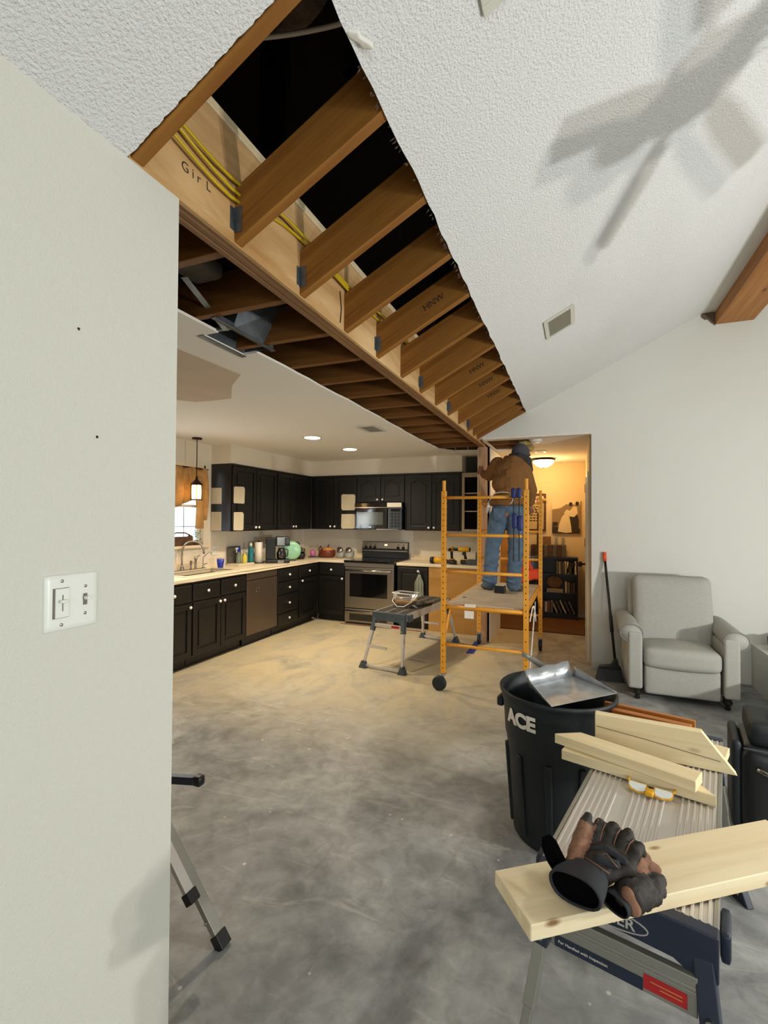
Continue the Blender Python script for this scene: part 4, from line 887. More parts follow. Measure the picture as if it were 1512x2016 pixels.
for i in range(8):
    MB().box(-.26+i*.065, -.26+(i+1)*.065-.001, -.10, .10, 0, .185).build('stripe_panel', M['boot'] if i % 2 else M['crate'], t, bevel=.01)
t = thing('wooden_box', 'small wooden box behind the striped basket', 'box', (-.44, 8.02, .958)); MB().box(-.07, .05, -.005, .02, 0, .31).build('box_body', 'brown', t)
for x, l in ((-.31, 'left clear glass jar peeking over the striped basket'), (-.21, 'right clear glass jar peeking over the striped basket')):
    t = thing('glass_jar', l, 'jar', (x+.0, 8.028, .958)); MB().lathe([(.02, 0), (.02, .27), (.015, .29), (.015, .31)], (0, 0, 0), 14).build('jar_body', 'cyan', t, smooth=True)
cv = thing('photo_canvas', 'unframed sepia canvas photo of a couple embracing on hall wall', 'picture', (-.165, 8.045, 1.58))
MB().box(-.206, .206, -.03, 0, -.26, .26).build('canvas_panel', 'canvasm', cv, bevel=.002)
def flat(parent, pts, m, name, y=-.0305, th=.0008): MB().prism(pts, y-th, y, 'y').build(name, m, parent)
flat(cv, [(-.206, -.26), (.206, -.26), (.206, -.18), (-.206, -.15)], 'canvasd', 'printed_floor')
flat(cv, [(-.206, .12), (-.206, .26), (.206, .26), (.206, .19), (.0, .20), (-.08, .14)], 'canvasl', 'printed_background', -.0306)
flat(cv, [(-.12, -.23), (-.10, -.12), (-.06, -.0), (-.02, .05), (.04, .05), (.055, -.02), (.075, -.14), (.085, -.24), (.0, -.25)], 'canvasl', 'printed_dress', -.0313)
flat(cv, [(.05, -.24), (.05, .0), (.09, .04), (.17, .03), (.19, -.05), (.185, -.24)], 'canvasd', 'printed_trousers', -.0311)
flat(cv, [(-.03, .06), (.01, .12), (.06, .10), (.11, .17), (.16, .16), (.17, .06), (.12, .0), (.06, .01), (.02, .04)], 'canvasl', 'printed_shirt', -.0320)
for x, z in ((.07, .20), (.165, .21)): flat(cv, [(x+.028*cos(a*pi/5), z+.035*sin(a*pi/5)) for a in range(10)], 'canvasd', 'printed_hair', -.0328); 
flat(cv, [(-.2, -.15), (-.12, -.14), (-.12, -.08), (-.2, -.08)], 'canvasd', 'printed_chair', -.0315)
sg = thing('framed_sign', 'dark-framed sign with rows of lettering behind scaffold', 'picture', (-.61, 8.045, 1.655))
MB().box(-.15, .147, -.02, 0, -.30, .30).build('sign_board', mat('aged_cream_board', 'B8A478', .8), sg)
MB().box(-.15, -.12, -.035, -.0205, -.30, .30).box(.117, .147, -.035, -.0205, -.30, .30).box(-.12, .117, -.035, -.0205, .27, .30).box(-.12, .117, -.035, -.0205, -.30, -.27).build('frame', 'crate', sg, bevel=.003)
for i in range(6):
    x = -.10
    while x < .07:
        l = random.uniform(.02, .05); MB().box(x, x+l, -.0215, -.0205, .08-i*.045, .098-i*.045).build('lettering', 'ink', sg); x += l+.012
fl = thing('flower_garland', 'garland of pale dried flowers along top of the sign', 'flowers', (-.60, 7.99, 1.86))
for i in range(22):
    p = (random.uniform(-.13, .13), random.uniform(-.01, .01), random.uniform(-.03, .03)); MB().lathe([(.002, -.006), (.02, 0), (.012, .012), (.002, .014)], p, 7, 'y').build('flower', M[['gourd', 'paper', 'leaf', 'pink'][i % 4]], fl)
es = thing('easel', 'dark wooden tripod easel beside the bookcase basket', 'easel', (-.56, 7.72, .017))
for a, b in (((0, 0, 1.62), (-.045, 0, 0)), ((.0, 0, 1.62), (.075, 0, 0)), ((.0, .02, 1.6), (.0, .06, 0))): MB().tube([a, b], .011, 6).build('leg', 'crate', es)
MB().tube([(-.05, -.01, 1.70), (0, -.01, 1.60), (.05, -.01, 1.70)], .012, 6).build('yoke', 'crate', es)

# ================================================================== helpers for organic shapes
def sph(mb, c, r, n=12, m=8):
    r = (r, r, r) if not isinstance(r, (tuple, list)) else r
    prof = [(max(1e-4, sin(pi*i/m)), -cos(pi*i/m)) for i in range(m+1)]; b = MB().lathe(prof, (0, 0, 0), n)
    return mb.add([(c[0]+x*r[0], c[1]+y*r[1], c[2]+z*r[2]) for x, y, z in b.v], b.f)
def limb(mb, pts, rs, ry=None, n=12):
    mb.tube(pts, list(rs), n, ry=ry)
    for p, r in zip(pts, rs): sph(mb, p, r*(1 if ry is None else min(1, ry)))
    return mb
def remesh(mb, vox=.01, smooth=4):
    me = bpy.data.meshes.new('rm'); me.from_pydata(mb.v, [], mb.f)
    bm = bmesh.new(); bm.from_mesh(me); bmesh.ops.recalc_face_normals(bm, faces=bm.faces); bm.to_mesh(me); bm.free()
    o = bpy.data.objects.new('rm', me); COL.objects.link(o)
    r = o.modifiers.new('r', 'REMESH'); r.mode = 'VOXEL'; r.voxel_size = vox
    s = o.modifiers.new('s', 'SMOOTH'); s.iterations = smooth; s.factor = .5
    dg = bpy.context.evaluated_depsgraph_get(); m2 = bpy.data.meshes.new_from_object(o.evaluated_get(dg))
    out = MB(); out.v = [tuple(v.co) for v in m2.vertices]; out.f = [tuple(p.vertices) for p in m2.polygons]
    bpy.data.objects.remove(o); bpy.data.meshes.remove(m2); bpy.data.meshes.remove(me); return out

# ================================================================== SCAFFOLD
sc = thing('scaffold', 'orange steel rolling scaffold with a plywood deck the worker stands on', 'scaffold', (-.76, 5.03, 0))
XL, XR, Y0, Y1 = -1.115, -.40, 4.18, 5.88
for x in (XL, XR):
    for y in (Y0, Y1):
        p = MB().box(x-.021, x+.021, y-.021, y+.021, .15, 1.785).build('post', 'orange', sc, world=True, bevel=.004)
        MB().cyl((x, y, 1.785), (x, y, 1.878), .016, 12).build('coupling_pin', 'orange', p, world=True)
        hb = MB()
        for k in range(31):
            z = .20+k*.0508
            if .42 < z < .66 and k % 2: continue
            hb.add([(x-.005+.005*cos(a*pi/4)+.005, y-.0216, z+.006*sin(a*pi/4)) for a in range(8)], [tuple(range(8))])
            hb.add([(x+.0216, y+.006*cos(a*pi/4), z+.006*sin(a*pi/4)) for a in range(8)], [tuple(range(8))])
        hb.build('pin_hole', 'hole_shade', p, world=True, kind='stuff')
        c = MB().box(x-.022, x+.022, y-.022, y+.022, .135, .15).cyl((x, y, .105), (x, y, .135), .012, 8).build('caster', 'galv', sc, world=True)
        off = -.028 if y == Y0 else .0
        MB().box(x+off-.024, x+off-.019, y-.022, y+.022, .05, .125).box(x+off+.019, x+off+.024, y-.022, y+.022, .05, .125).box(x+off-.024, x+off+.024, y-.022, y+.022, .118, .125).build('fork', 'galv', c, world=True)
        w1 = MB()
        if y == Y0: w1.lathe([(.012, -.016), (.055, -.018), (.064, -.012), (.064, .012), (.055, .018), (.012, .016)], (x-.028, y-.03, .064), 26, 'y'); 
        else: w1.lathe([(.012, -.016), (.055, -.018), (.064, -.012), (.064, .012), (.055, .018), (.012, .016)], (x, y, .064), 26, 'x')
        w1.build('wheel', 'blackr', c, world=True, smooth=True)
for y in (Y0, Y1):
    for z in (.407, .745, 1.06, 1.39, 1.724):
        MB().tube([(XL+.021, y, z), (XR-.021, y, z)], .014 if z != .745 else .017, 10).build('rung', 'orange', sc, world=True, smooth=True)
for x in (XL+.01, XR-.01):
    MB().box(x-.012, x+.012, Y0+.025, Y1-.025, .715, .765).build('side_rail', 'orange', sc, world=True, bevel=.003)
    for y, s in ((Y0, 1), (Y1, -1)):
        MB().tube([(x, y+s*.02, .50), (x, y+s*.26, .715)], .012, 8).build('brace', 'orange', sc, world=True, smooth=True)
dk = MB().box(XL+.025, XR-.025, Y0+.03, Y1-.03, .757, .772).build('deck_board', 'deckply', sc, world=True, bevel=.002)
for x, y in ((-1.02, 4.60), (-.46, 4.75), (-.98, 5.6)):
    MB().lathe([(.022, .7722), (.022, .7727)], (x, y, 0), 14).build('hand_hole', 'hole_shade', dk, world=True)
MB().box(-.92, -.83, Y0-.02, Y0+.02, .757, .78).box(-.92, -.84, Y0-.022, Y0-.005, .66, .725).build('label_clip', 'paper', sc, world=True)
st = thing('tie_strap', 'pale webbing strap knotted to right rail of scaffold', 'strap', (-.37, 4.6, .7))
MB().tube([(-.375, 4.25, .66), (-.365, 4.40, .76), (-.36, 4.55, .74), (-.365, 4.50, .60), (-.37, 4.32, .36), (-.38, 4.22, .20)], .006, 6).tube([(-.36, 4.55, .74), (-.355, 4.56, .66), (-.352, 4.57, .60)], .005, 6).tube([(-.36, 4.42, .765), (-.355, 4.52, .70), (-.36, 4.62, .77)], .005, 6).build('webbing', 'gyp', st, world=True, smooth=True)
for i, x in enumerate((-.500, -.455)):
    t = thing('bar_clamp', ['left', 'right'][i]+' of two blue bar clamps hung on top scaffold rung', 'clamp', (x, Y0-.03, 1.18))
    MB().box(-.004, .004, -.006, .006, .0, .62).build('bar', 'blackp', t)
    MB().rbox((0, -.004, .575), (.04, .05, .085), .01, 5).build('upper_jaw', 'blued', t, smooth=True)
    MB().rbox((.008, -.004, .34-.02*i), (.045, .05, .13), .012, 5).build('trigger_grip', 'blued', t, smooth=True)
cable([(-.70, 4.15, 1.70), (-.67, 4.14, 1.745), (-.61, 4.14, 1.765), (-.53, 4.14, 1.755), (-.505, 4.14, 1.70), (-.53, 4.14, 1.66)], .004, 'wcable', 'thin white cord looped on the top scaffold rung')
t = thing('red_bag', 'orange-red tool pouch hung by a white hook at rear of scaffold', 'bag', (-.52, 5.90, .80))
MB().rbox((0, 0, .07), (.24, .06, .13), .03, 10, warp=lambda p: (p[0]+.01*sin(40*p[2]), p[1]+.012*sin(34*p[0]), p[2]+.02*sin(22*p[0]))).build('pouch', 'redbag', t, smooth=True)
MB().tube([(.02, 0, .12), (.0, 0, .20), (-.01, 0, .27)], [.028, .015, .012], 8).tube([(-.09, 0, .12), (-.11, 0, .22), (-.06, 0, .27)], [.02, .015, .012], 8).build('strap', 'redbag', t, smooth=True)
MB().tube([(-.01, -.0, .26), (-.03, -.02, .24), (-.035, -.02, .28), (-.01, 0, .30), (.0, 0, .285)], .005, 6).build('hook', 'paper', t, smooth=True)
t = thing('dark_vest', 'dark garment hanging beside the red pouch', 'clothing', (-.47, 5.945, .9)); MB().rbox((0, 0, .1), (.14, .03, .20), .012, 8, warp=lambda p: (p[0], p[1]+.008*sin(50*p[0]), p[2])).build('garment', 'slate', t, smooth=True)
t = thing('tool_battery', 'black cordless tool battery lying between the worker boots', 'battery', (-.74, 5.02, .773))
MB().box(-.055, .055, -.04, .04, 0, .075).build('battery_case', 'blackp', t, bevel=.008); MB().box(-.04, .045, -.035, .045, .0755, .09).build('battery_rails', 'deckply', t, bevel=.003)

# ================================================================== THE WORKER
mn = thing('person', 'worker in tan jacket, jeans and grey beanie reaching for the stud', 'person', (-.75, 5.15, .772))
b = MB()
Lsh, Lel, Lwr = (-.80, 5.25, 2.13), (-.93, 5.47, 2.035), (-1.055, 5.75, 2.085)
Rsh, Rel, Rwr = (-.53, 5.22, 2.06), (-.455, 5.26, 1.84), (-.475, 5.38, 1.70)
limb(b, [(-.685, 5.2, 1.62), (-.68, 5.2, 1.78), (-.66, 5.19, 1.96), (-.65, 5.22, 2.08)], [.13, .13, .15, .14]); limb(b, [(-.64, 5.23, 2.10), (-.60, 5.28, 2.20)], [.07, .06])
limb(b, [Lsh, Lel, Lwr], [.055, .045, .033]); limb(b, [Rsh, Rel, Rwr], [.055, .045, .033])
limb(b, [(-.775, 5.2, 1.60), (-.845, 5.17, 1.24), (-.88, 5.22, .90)], [.085, .055, .045]); limb(b, [(-.60, 5.2, 1.60), (-.60, 5.165, 1.24), (-.625, 5.22, .90)], [.085, .055, .045])
# head with face turned away to the upper right
H = Vector((-.57, 5.32, 2.235)); sph(b, H, (.078, .095, .105), 16, 12); sph(b, H+Vector((.01, .07, -.05)), (.05, .045, .05))
sph(b, H+Vector((.012, .108, -.01)), (.012, .02, .018)); sph(b, H+Vector((.012, .095, -.052)), (.022, .012, .007)); sph(b, H+Vector((.08, -.0, -.01)), (.012, .02, .03)); sph(b, H+Vector((-.08, -.0, -.01)), (.012, .02, .03))
def hand(mb, w_, d, side, up, spread=.018, s=1.):
    """palm and five fingers; d: finger direction, side: towards the thumb, up: back of the hand"""
    w_, d, side, up = Vector(w_), Vector(d).normalized(), Vector(side).normalized(), Vector(up).normalized()
    limb(mb, [w_, w_+d*.05*s], [.03*s, .034*s], ry=.6)
    for k in range(4):
        o = (1.5-k)*.021*s; L = (.075, .085, .08, .062)[k]*s
        p0 = w_+d*.065*s+side*o; p1 = p0+d*L*.45+side*o*.35+up*.006; p2 = p1+d*L*.35-up*.008; p3 = p2+d*L*.22-up*.016
        limb(mb, [w_+d*.03*s+side*o*.7, p0, p1, p2, p3], [.013*s, .0115*s, .010*s, .009*s, .0075*s], n=8)
    t0 = w_+d*.015*s+side*.024*s; limb(mb, [t0, t0+d*.03*s+side*.028*s, t0+d*.058*s+side*.045*s], [.014*s, .012*s, .009*s], n=8)
hand(b, Lwr, (-.50, .58, .45), (.35, -.1, .9), (-.6, -.5, .2)); hand(b, Rwr, (-.1, .6, -.7), (-.8, .2, 0), (.3, -.5, 0))
remesh(b, .007, 3).build('body', 'skin', mn, world=True, smooth=True)
j = MB()
limb(j, [(-.645, 5.20, 1.80), (-.64, 5.195, 1.95), (-.63, 5.215, 2.07)], [.155, .17, .155]); 
for c_, r_ in (((-.685, 5.2, 1.76), (.185, .15, .09)), ((-.67, 5.19, 1.92), (.19, .155, .14)), ((-.65, 5.20, 2.05), (.185, .14, .13)), ((-.74, 5.23, 2.10), (.11, .10, .09)), ((-.56, 5.22, 2.03), (.11, .11, .11)), ((-.62, 5.25, 2.14), (.12, .09, .06))): sph(j, c_, r_, 16, 10)
limb(j, [Lsh, Lel, (-1.025, 5.685, 2.07)], [.085, .066, .05]); limb(j, [Rsh, Rel, (-.47, 5.34, 1.73)], [.085, .066, .052])
for k in range(7):   # folds
    z = 1.78+k*.045; limb(j, [(-.80+.02*k, 5.075+.01*(k % 3), z), (-.68, 5.045, z+.03*sin(k*2)), (-.54, 5.08, z-.01)], [.012, .016, .012], n=6)
remesh(j, .009, 3).build('jacket', 'jacket', mn, world=True, smooth=True)
hm = MB()
for i in range(2): hm.tube([(-.685+.183*cos(a*pi/12), 5.20+.145*sin(a*pi/12), 1.700+.006*sin(a)) for a in range(24)], .018-.004*i, 8, closed=True)
hm.tube([(-.685+.178*cos(a*pi/12), 5.20+.14*sin(a*pi/12), 1.725) for a in range(24)], .024, 8, closed=True); remesh(hm, .009, 2).build('jacket_hem', 'jacket', mn, world=True, smooth=True)
hd = MB(); limb(hd, [(-.70, 5.20, 2.18), (-.62, 5.15, 2.15), (-.54, 5.16, 2.09), (-.495, 5.22, 2.04)], [.04, .062, .064, .045]); limb(hd, [(-.70, 5.24, 2.18), (-.66, 5.20, 2.18)], [.04, .04]); remesh(hd, .008, 3).build('hood', 'jacket', mn, world=True, smooth=True)
hl = MB(); limb(hl, [(-.66, 5.21, 2.215), (-.57, 5.19, 2.20), (-.49, 5.215, 2.15), (-.465, 5.25, 2.06)], [.026, .045, .052, .034]); remesh(hl, .007, 3).build('hood_lining', 'hood', mn, world=True, smooth=True)
bn = MB(); sph(bn, H+Vector((-.0, -.008, .022)), (.096, .108, .10), 20, 14); bn.v = [(x, y, max(z, H.z-.025)) for x, y, z in bn.v]; bn.tube([(H.x+.094*cos(a*pi/10), H.y-.008+.106*sin(a*pi/10), H.z-.008) for a in range(20)], .014, 8, closed=True)
remesh(bn, .008, 2).build('beanie', 'beanie', mn, world=True, smooth=True)
jn = MB()
sph(jn, (-.685, 5.20, 1.64), (.175, .135, .11), 16, 10); sph(jn, (-.76, 5.17, 1.56), (.10, .115, .10)); sph(jn, (-.61, 5.17, 1.56), (.10, .115, .10))
limb(jn, [(-.775, 5.19, 1.56), (-.81, 5.18, 1.40), (-.845, 5.165, 1.24), (-.86, 5.18, 1.05), (-.878, 5.205, .845)], [.108, .094, .078, .074, .078]); limb(jn, [(-.595, 5.19, 1.56), (-.598, 5.18, 1.40), (-.60, 5.165, 1.24), (-.612, 5.18, 1.05), (-.625, 5.205, .845)], [.108, .094, .078, .074, .078])
for cx, zz in ((-.845, 1.20), (-.85, 1.12), (-.86, 1.04), (-.87, .93), (-.875, .88), (-.605, 1.18), (-.61, 1.06), (-.62, .93), (-.622, .88), (-.8, 1.46), (-.6, 1.44)):
    jn.tube([(cx+.077*cos(a*pi/8), 5.185+.077*sin(a*pi/8), zz+.012*sin(a*1.3+zz*30)) for a in range(16)], .010, 6, closed=True)
remesh(jn, .009, 2).build('jeans', 'jeans', mn, world=True, smooth=True)
MB().rbox((-.755, 5.062, 1.585), (.12, .014, .13), .005, 6).build('back_pocket', 'jeans', mn, world=True, smooth=True)
MB().tube([(-.685+.176*cos(a*pi/12), 5.20+.137*sin(a*pi/12), 1.688) for a in range(24)], .012, 8, closed=True).build('belt', 'crate', mn, world=True)
MB().tube([(-.872, 5.17, 1.74), (-.885, 5.16, 1.66), (-.90, 5.155, 1.60)], [.012, .022, .010], 8).build('rag', 'paper', mn, world=True, smooth=True)
for x, s in ((-.885, -1), (-.622, 1)):
    bt = MB(); limb(bt, [(x, 5.215, .90), (x, 5.215, .83)], [.055, .052]); sph(bt, (x, 5.20, .815), (.052, .065, .04)); sph(bt, (x+s*.045, 5.27, .805), (.055, .10, .032)); sph(bt, (x+s*.02, 5.24, .81), (.055, .08, .036))
    bt.v = [(a, c_, max(z, .7735)) for a, c_, z in bt.v]; remesh(bt, .007, 2).build('boot', 'boot', mn, world=True, smooth=True)

# ================================================================== WORK PLATFORMS
def platform(label, loc, rz, L, W, H, capm, deckm, legm, near):
    t = thing('work_platform', label, 'platform', loc, rz)
    MB().box(.03, L-.03, -W/2+.012, W/2-.012, H-.028, H-.004).build('deck', deckm, t, bevel=.002)
    rb = MB(); n = 22
    for i in range(n):
        y = -W/2+.02+i*(W-.04)/(n-1)
        if i in (6, 7, 14, 15): continue
        rb.prism([(y-.0045, H-.004), (y-.0025, H+.0), (y+.0025, H+.0), (y+.0045, H-.004)], .035, L-.035, 'x')
    rb.build('tread_ridge', deckm, t, kind='stuff')
    for s in (-1, 1): MB().box(.03, L-.03, min(s*(W/2-.012), s*W/2), max(s*(W/2-.012), s*W/2), H-.075, H-.001).build('side_rail', legm, t, bevel=.002)
    for x0, x1 in ((-.006, .032), (L-.032, L+.006)):
        pl = [(-W/2, H+.001), (-W/2+.13, H+.003), (0, H+.004), (W/2-.13, H+.003), (W/2, H+.001), (W/2, H-.105), (W/2-.04, H-.115), (W/2-.09, H-.088), (0, H-.084), (-W/2+.09, H-.088), (-W/2+.04, H-.115), (-W/2, H-.105)]
        MB().prism(pl, x0, x1, 'x').build('end_cap', capm, t, bevel=.004)
    for e, xe, d in ((0, .025, -1), (1, L-.025, 1)):
        for s in (-1, 1):
            a = Vector((xe+d*.012, s*(W/2-.028), H-.085)); bb = Vector((xe+d*(.145), s*(W/2+.03), .03)); v = (bb-a).normalized()
            lg = MB().tube([a, a.lerp(bb, .55)], .030, 4, sq=True, ry=.7).tube([a.lerp(bb, .5), bb], .024, 4, sq=True, ry=.7).build('leg', legm, t, bevel=.003)
            MB().tube([a+v*-.02, a.lerp(bb, .24)], .036, 4, sq=True, ry=.8).build('leg_sleeve', capm, lg, bevel=.003)
            MB().prism([(bb.y-.045, .0), (bb.y+.045, .0), (bb.y+.012, .075), (bb.y-.012, .075)], bb.x-.03, bb.x+.03, 'x').build('foot', capm, lg, bevel=.003)
            MB().tube([a.lerp(bb, .18)+Vector((d*.02, 0, 0)), a.lerp(bb, .18)+Vector((d*.034, 0, 0))], .008, 10).build('rivet', 'chrome', lg)
        xb = xe+d*.035
        if near: br = MB().box(xb-.010, xb+.010, -W/2+.04, W/2-.04, H-.19, H-.10).box(xb+d*.010-.002, xb+d*.010+.002, -W/2+.04, W/2-.04, H-.127, H-.123).box(xb+d*.010-.002, xb+d*.010+.002, -W/2+.04, W/2-.04, H-.137, H-.133).build('crossbar', legm, t, bevel=.002)
        else: br = MB().box(xb-.010, xb+.010, -W/2+.02, W/2-.02, H-.15, H-.115).build('crossbar', legm, t, bevel=.003)
        xb2 = xe+d*.135
        MB().box(xb2-.012, xb2+.012, -W/2-.02, W/2+.02, .012, .04).build('spreader_bar', legm, t, bevel=.003)
        if not near:
            MB().box(xe+d*.10-.008, xe+d*.10+.008, -.02, W/2+.0, .20, .225).build('lower_bar', legm, t)
        MB().box(xb+d*.0103-.0008, xb+d*.0103+.0008, -W/2+.06 if d < 0 else -.1, -W/2+.15 if d < 0 else .0, H-.18 if near else H-.145, H-.145 if near else H-.12).build('red_sticker', 'red', br)
        if near and d < 0:
            xx = xb-.0111
            MB().box(xx, xx+.0008, -W/2+.151, W/2-.05, H-.188, H-.158).build('navy_sticker', 'navy', br)
            fr_ = Matrix(((0, 0, -1, 0), (-1, 0, 0, 0), (0, 1, 0, 0), (0, 0, 0, 1)))
            text_mesh('For Handled with Inspection', .0105, .0001).xf(Matrix.Translation((xx-.0004, .085, H-.173)) @ fr_).build('sticker_text', 'paper', br)
            for q_ in range(2): MB().box(xx-.0008, xx-.0002, -W/2+.070, -W/2+.135-.02*q_, H-.158-.009*q_, H-.156-.009*q_).build('sticker_line', 'gourd', br)
            cp_ = [o for o in t.children if o.name.startswith('end_cap')][0]
            text_mesh('WERNER', .038, .0003, bold=.0006).xf(Matrix.Translation((-.0066, .042, H-.056)) @ fr_).build('logo_lettering', 'alu', cp_)
            MB().tube([(-.0066, .042+.105*cos(a*pi/16), H-.056+.024*sin(a*pi/16)) for a in range(32)], .0018, 5, closed=True).build('logo_ring', 'alu', cp_)
    for s in (-1, 1): MB().rbox((.09, s*(W/2+.012), H-.05), (.10, .022, .07), .008, 5).build('latch', capm, t, smooth=True)
    return t
platform('aluminium work platform in the foreground loaded with lumber and gloves', (.10, 1.351, 0), rad(76.3), 1.22, .41, .58, 'navy', 'alu', 'alud', True)
M['dirtydeck'] = mat('plaster_spattered_deck', '5E5A50', .7, var=.5, vscale=25)
platform('slate-capped work platform in the kitchen carrying the screw tub', (-1.80, 4.57, 0), rad(82.4), 1.20, .39, .56, 'slate', 'dirtydeck', 'alu', False)
# tub and pry bar on the far platform
def fp(x, y, z=.561): a = rad(82.4); return (-1.80+x*cos(a)-y*sin(a), 4.57+x*sin(a)+y*cos(a), z)
t = thing('plastic_tub', 'clear tub with a white bail handle full of tan wood pellets', 'tub', fp(.42, .02, .5615), rad(-10))
tw = MB()
def ring(hx, hy, z, r, n=5):
    o = []
    for sx, sy, a0 in ((1, 1, 0), (-1, 1, 90), (-1, -1, 180), (1, -1, 270)):
        for k in range(n): a = rad(a0+k*90/(n-1)); o.append((sx*(hx-r)+r*cos(a), sy*(hy-r)+r*sin(a), z))
    return o
def loft(mb, rings, cap0=True, cap1=False):
    n = len(rings[0]); vs = [p for r in rings for p in r]; fs = [(i*n+k, i*n+(k+1) % n, (i+1)*n+(k+1) % n, (i+1)*n+k) for i in range(len(rings)-1) for k in range(n)]
    if cap0: fs.append(tuple(range(n))[::-1])
    if cap1: fs.append(tuple(range((len(rings)-1)*n, len(rings)*n)))
    return mb.add(vs, fs)
loft(tw, [ring(.10, .07, 0, .03), ring(.125, .09, .145, .03)]).build('tub_wall', 'clear', t, smooth=True)
loft(MB(), [ring(.123, .088, .146, .03), ring(.131, .096, .146, .03), ring(.131, .096, .156, .03), ring(.123, .088, .156, .03)], False).build('rim', 'white', t, smooth=True)
loft(MB(), [ring(.097, .067, .004, .03), ring(.112, .08, .07, .03), ring(.08, .05, .082, .03)], True, True).build('pellet_fill', 'kpine', t, smooth=True, kind='stuff')
MB().tube([(-.13, 0, .14), (-.12, -.08, .06), (-.04, -.125, .015), (.05, -.125, .02), (.12, -.08, .07), (.13, 0, .14)], .005, 6).build('bail_handle', 'white', t, smooth=True)
t = thing('framing_hammer', 'steel claw hammer lying beside the tub on the kitchen platform', 'hammer', fp(.38, -.09, .561), rad(60))
MB().tube([(-.0, 0, .02), (.12, 0, .016), (.28, 0, .014)], [.011, .012, .015], 8).build('handle', 'blackp', t, smooth=True); MB().tube([(0, -.07, .012), (0, -.03, .022), (0, .0, .024), (0, .05, .022)], [.006, .012, .014, .016], 10).build('head', 'galv', t, smooth=True)
t = thing('speed_square', 'black metal square lying on kitchen platform past the hammer', 'square', fp(.72, -.06, .561), rad(20)); MB().box(-.02, .14, -.02, .0, 0, .004).box(-.02, .0, -.0, .10, 0, .004).build('square_body', 'blackp', t)
# blue tape on the floor
t = MB().prism([(-1.19, 6.0), (-1.13, 5.99), (-1.09, 5.42), (-1.18, 5.40)], .0003, .002).build('floor_tape', 'tape', label='strip of blue tape on the floor under the scaffold', cat='tape')

# ================================================================== LUMBER ON THE NEAR PLATFORM
def lum(label, p0, p1, wdt, h, m='pine', name='lumber', **k):
    k2 = dict(k); up = k2.pop('up', (0, 0, 1)); return lumber(name, m, p0, p1, wdt, h, up=up, label=label, cat='lumber', bevel=.002, **k2)
ctr = Vector((-.147, 1.195, .581)); dirn = (Vector((.513, 1.804, 0))-Vector((-.200, 1.262, 0))).normalized()
dirn = (Vector((.807, .590, 0))).normalized()
lum('wide pale plank lying across foreground platform with gloves on it', ctr, ctr+dirn*.905, .172, .038, 'pine2')
lum('two-by-four with pointed left end, bottom of the crossed pair', (-.045, 2.068, .581), (.440, 1.925, .581), .089, .038, cuty1=.085)
o = lum('two-by-four with slanted left end, upper of the crossed pair', (-.068, 2.115, .6195), (.385, 1.918, .6195), .089, .038, 'pine', cuty0=.07)
lum('tall pale board standing on edge with slanted right end', (.071, 2.212, .581), (.555, 2.165, .581), .038, .138, cut1=.11)
w1_ = bpy.data.objects['lumber.003'] if 'lumber.003' in bpy.data.objects else None
MB().tube([(.075, 2.1915, .668), (.25, 2.1735, .652), (.50, 2.149, .622)], .0011, 5).build('crack', 'crate', w1_, world=w1_ is not None)
lum('thin orange stained board on edge, farthest on the platform', (.118, 2.455, .581), (.462, 2.365, .581), .018, .105, 'amber')
lum('orange stained rail on edge between pale board and thin board', (.145, 2.395, .581), (.44, 2.322, .581), .036, .098, 'amber')
lum('small yellowish wood offcut at far right edge of platform', (.50, 2.20, .5815), (.548, 2.33, .5815), .05, .03, 'pine')
# safety glasses
sg = thing('safety_glasses', 'safety glasses with clear lenses and yellow frame under lumber', 'glasses', (.232, 1.878, .582), rad(-14))
for s in (-1, 1):
    lens_pts = [(s*(.014+.052*t_), z) for t_, z in ((0, .008), (.08, .001), (.45, -.004), (.85, .004), (1, .016), (1, .030), (0, .030))]
    if s < 0: lens_pts = lens_pts[::-1]
    lf = [(s*(.011+.058*t_), z) for t_, z in ((0, .006), (.08, -.003), (.45, -.008), (.9, .0), (1, .014), (1, .034), (0, .034))]
    if s < 0: lf = lf[::-1]
    R_ = Matrix.Rotation(-1.15, 4, 'X') @ Matrix.Translation((0, 0, .0))
    MB().prism(lf, -.001, .002, 'y').xf(Matrix.Translation((0, -.005, .006)) @ R_).build('rim', 'yellow', sg)
    MB().prism(lens_pts, -.003, .0035, 'y').xf(Matrix.Translation((0, -.005, .006)) @ R_).build('lens', mat('pale_lens', 'DADDD6', .1, spec=.8), sg)
    MB().tube([(s*.068, .02, .02), (s*.074, .07, .012), (s*.06, .12, .008)], .004, 6).build('temple', 'yellow', sg, smooth=True)
MB().rbox((0, -.003, .010), (.026, .036, .016), .005, 5).build('nose_bridge', 'yellow', sg, smooth=True)

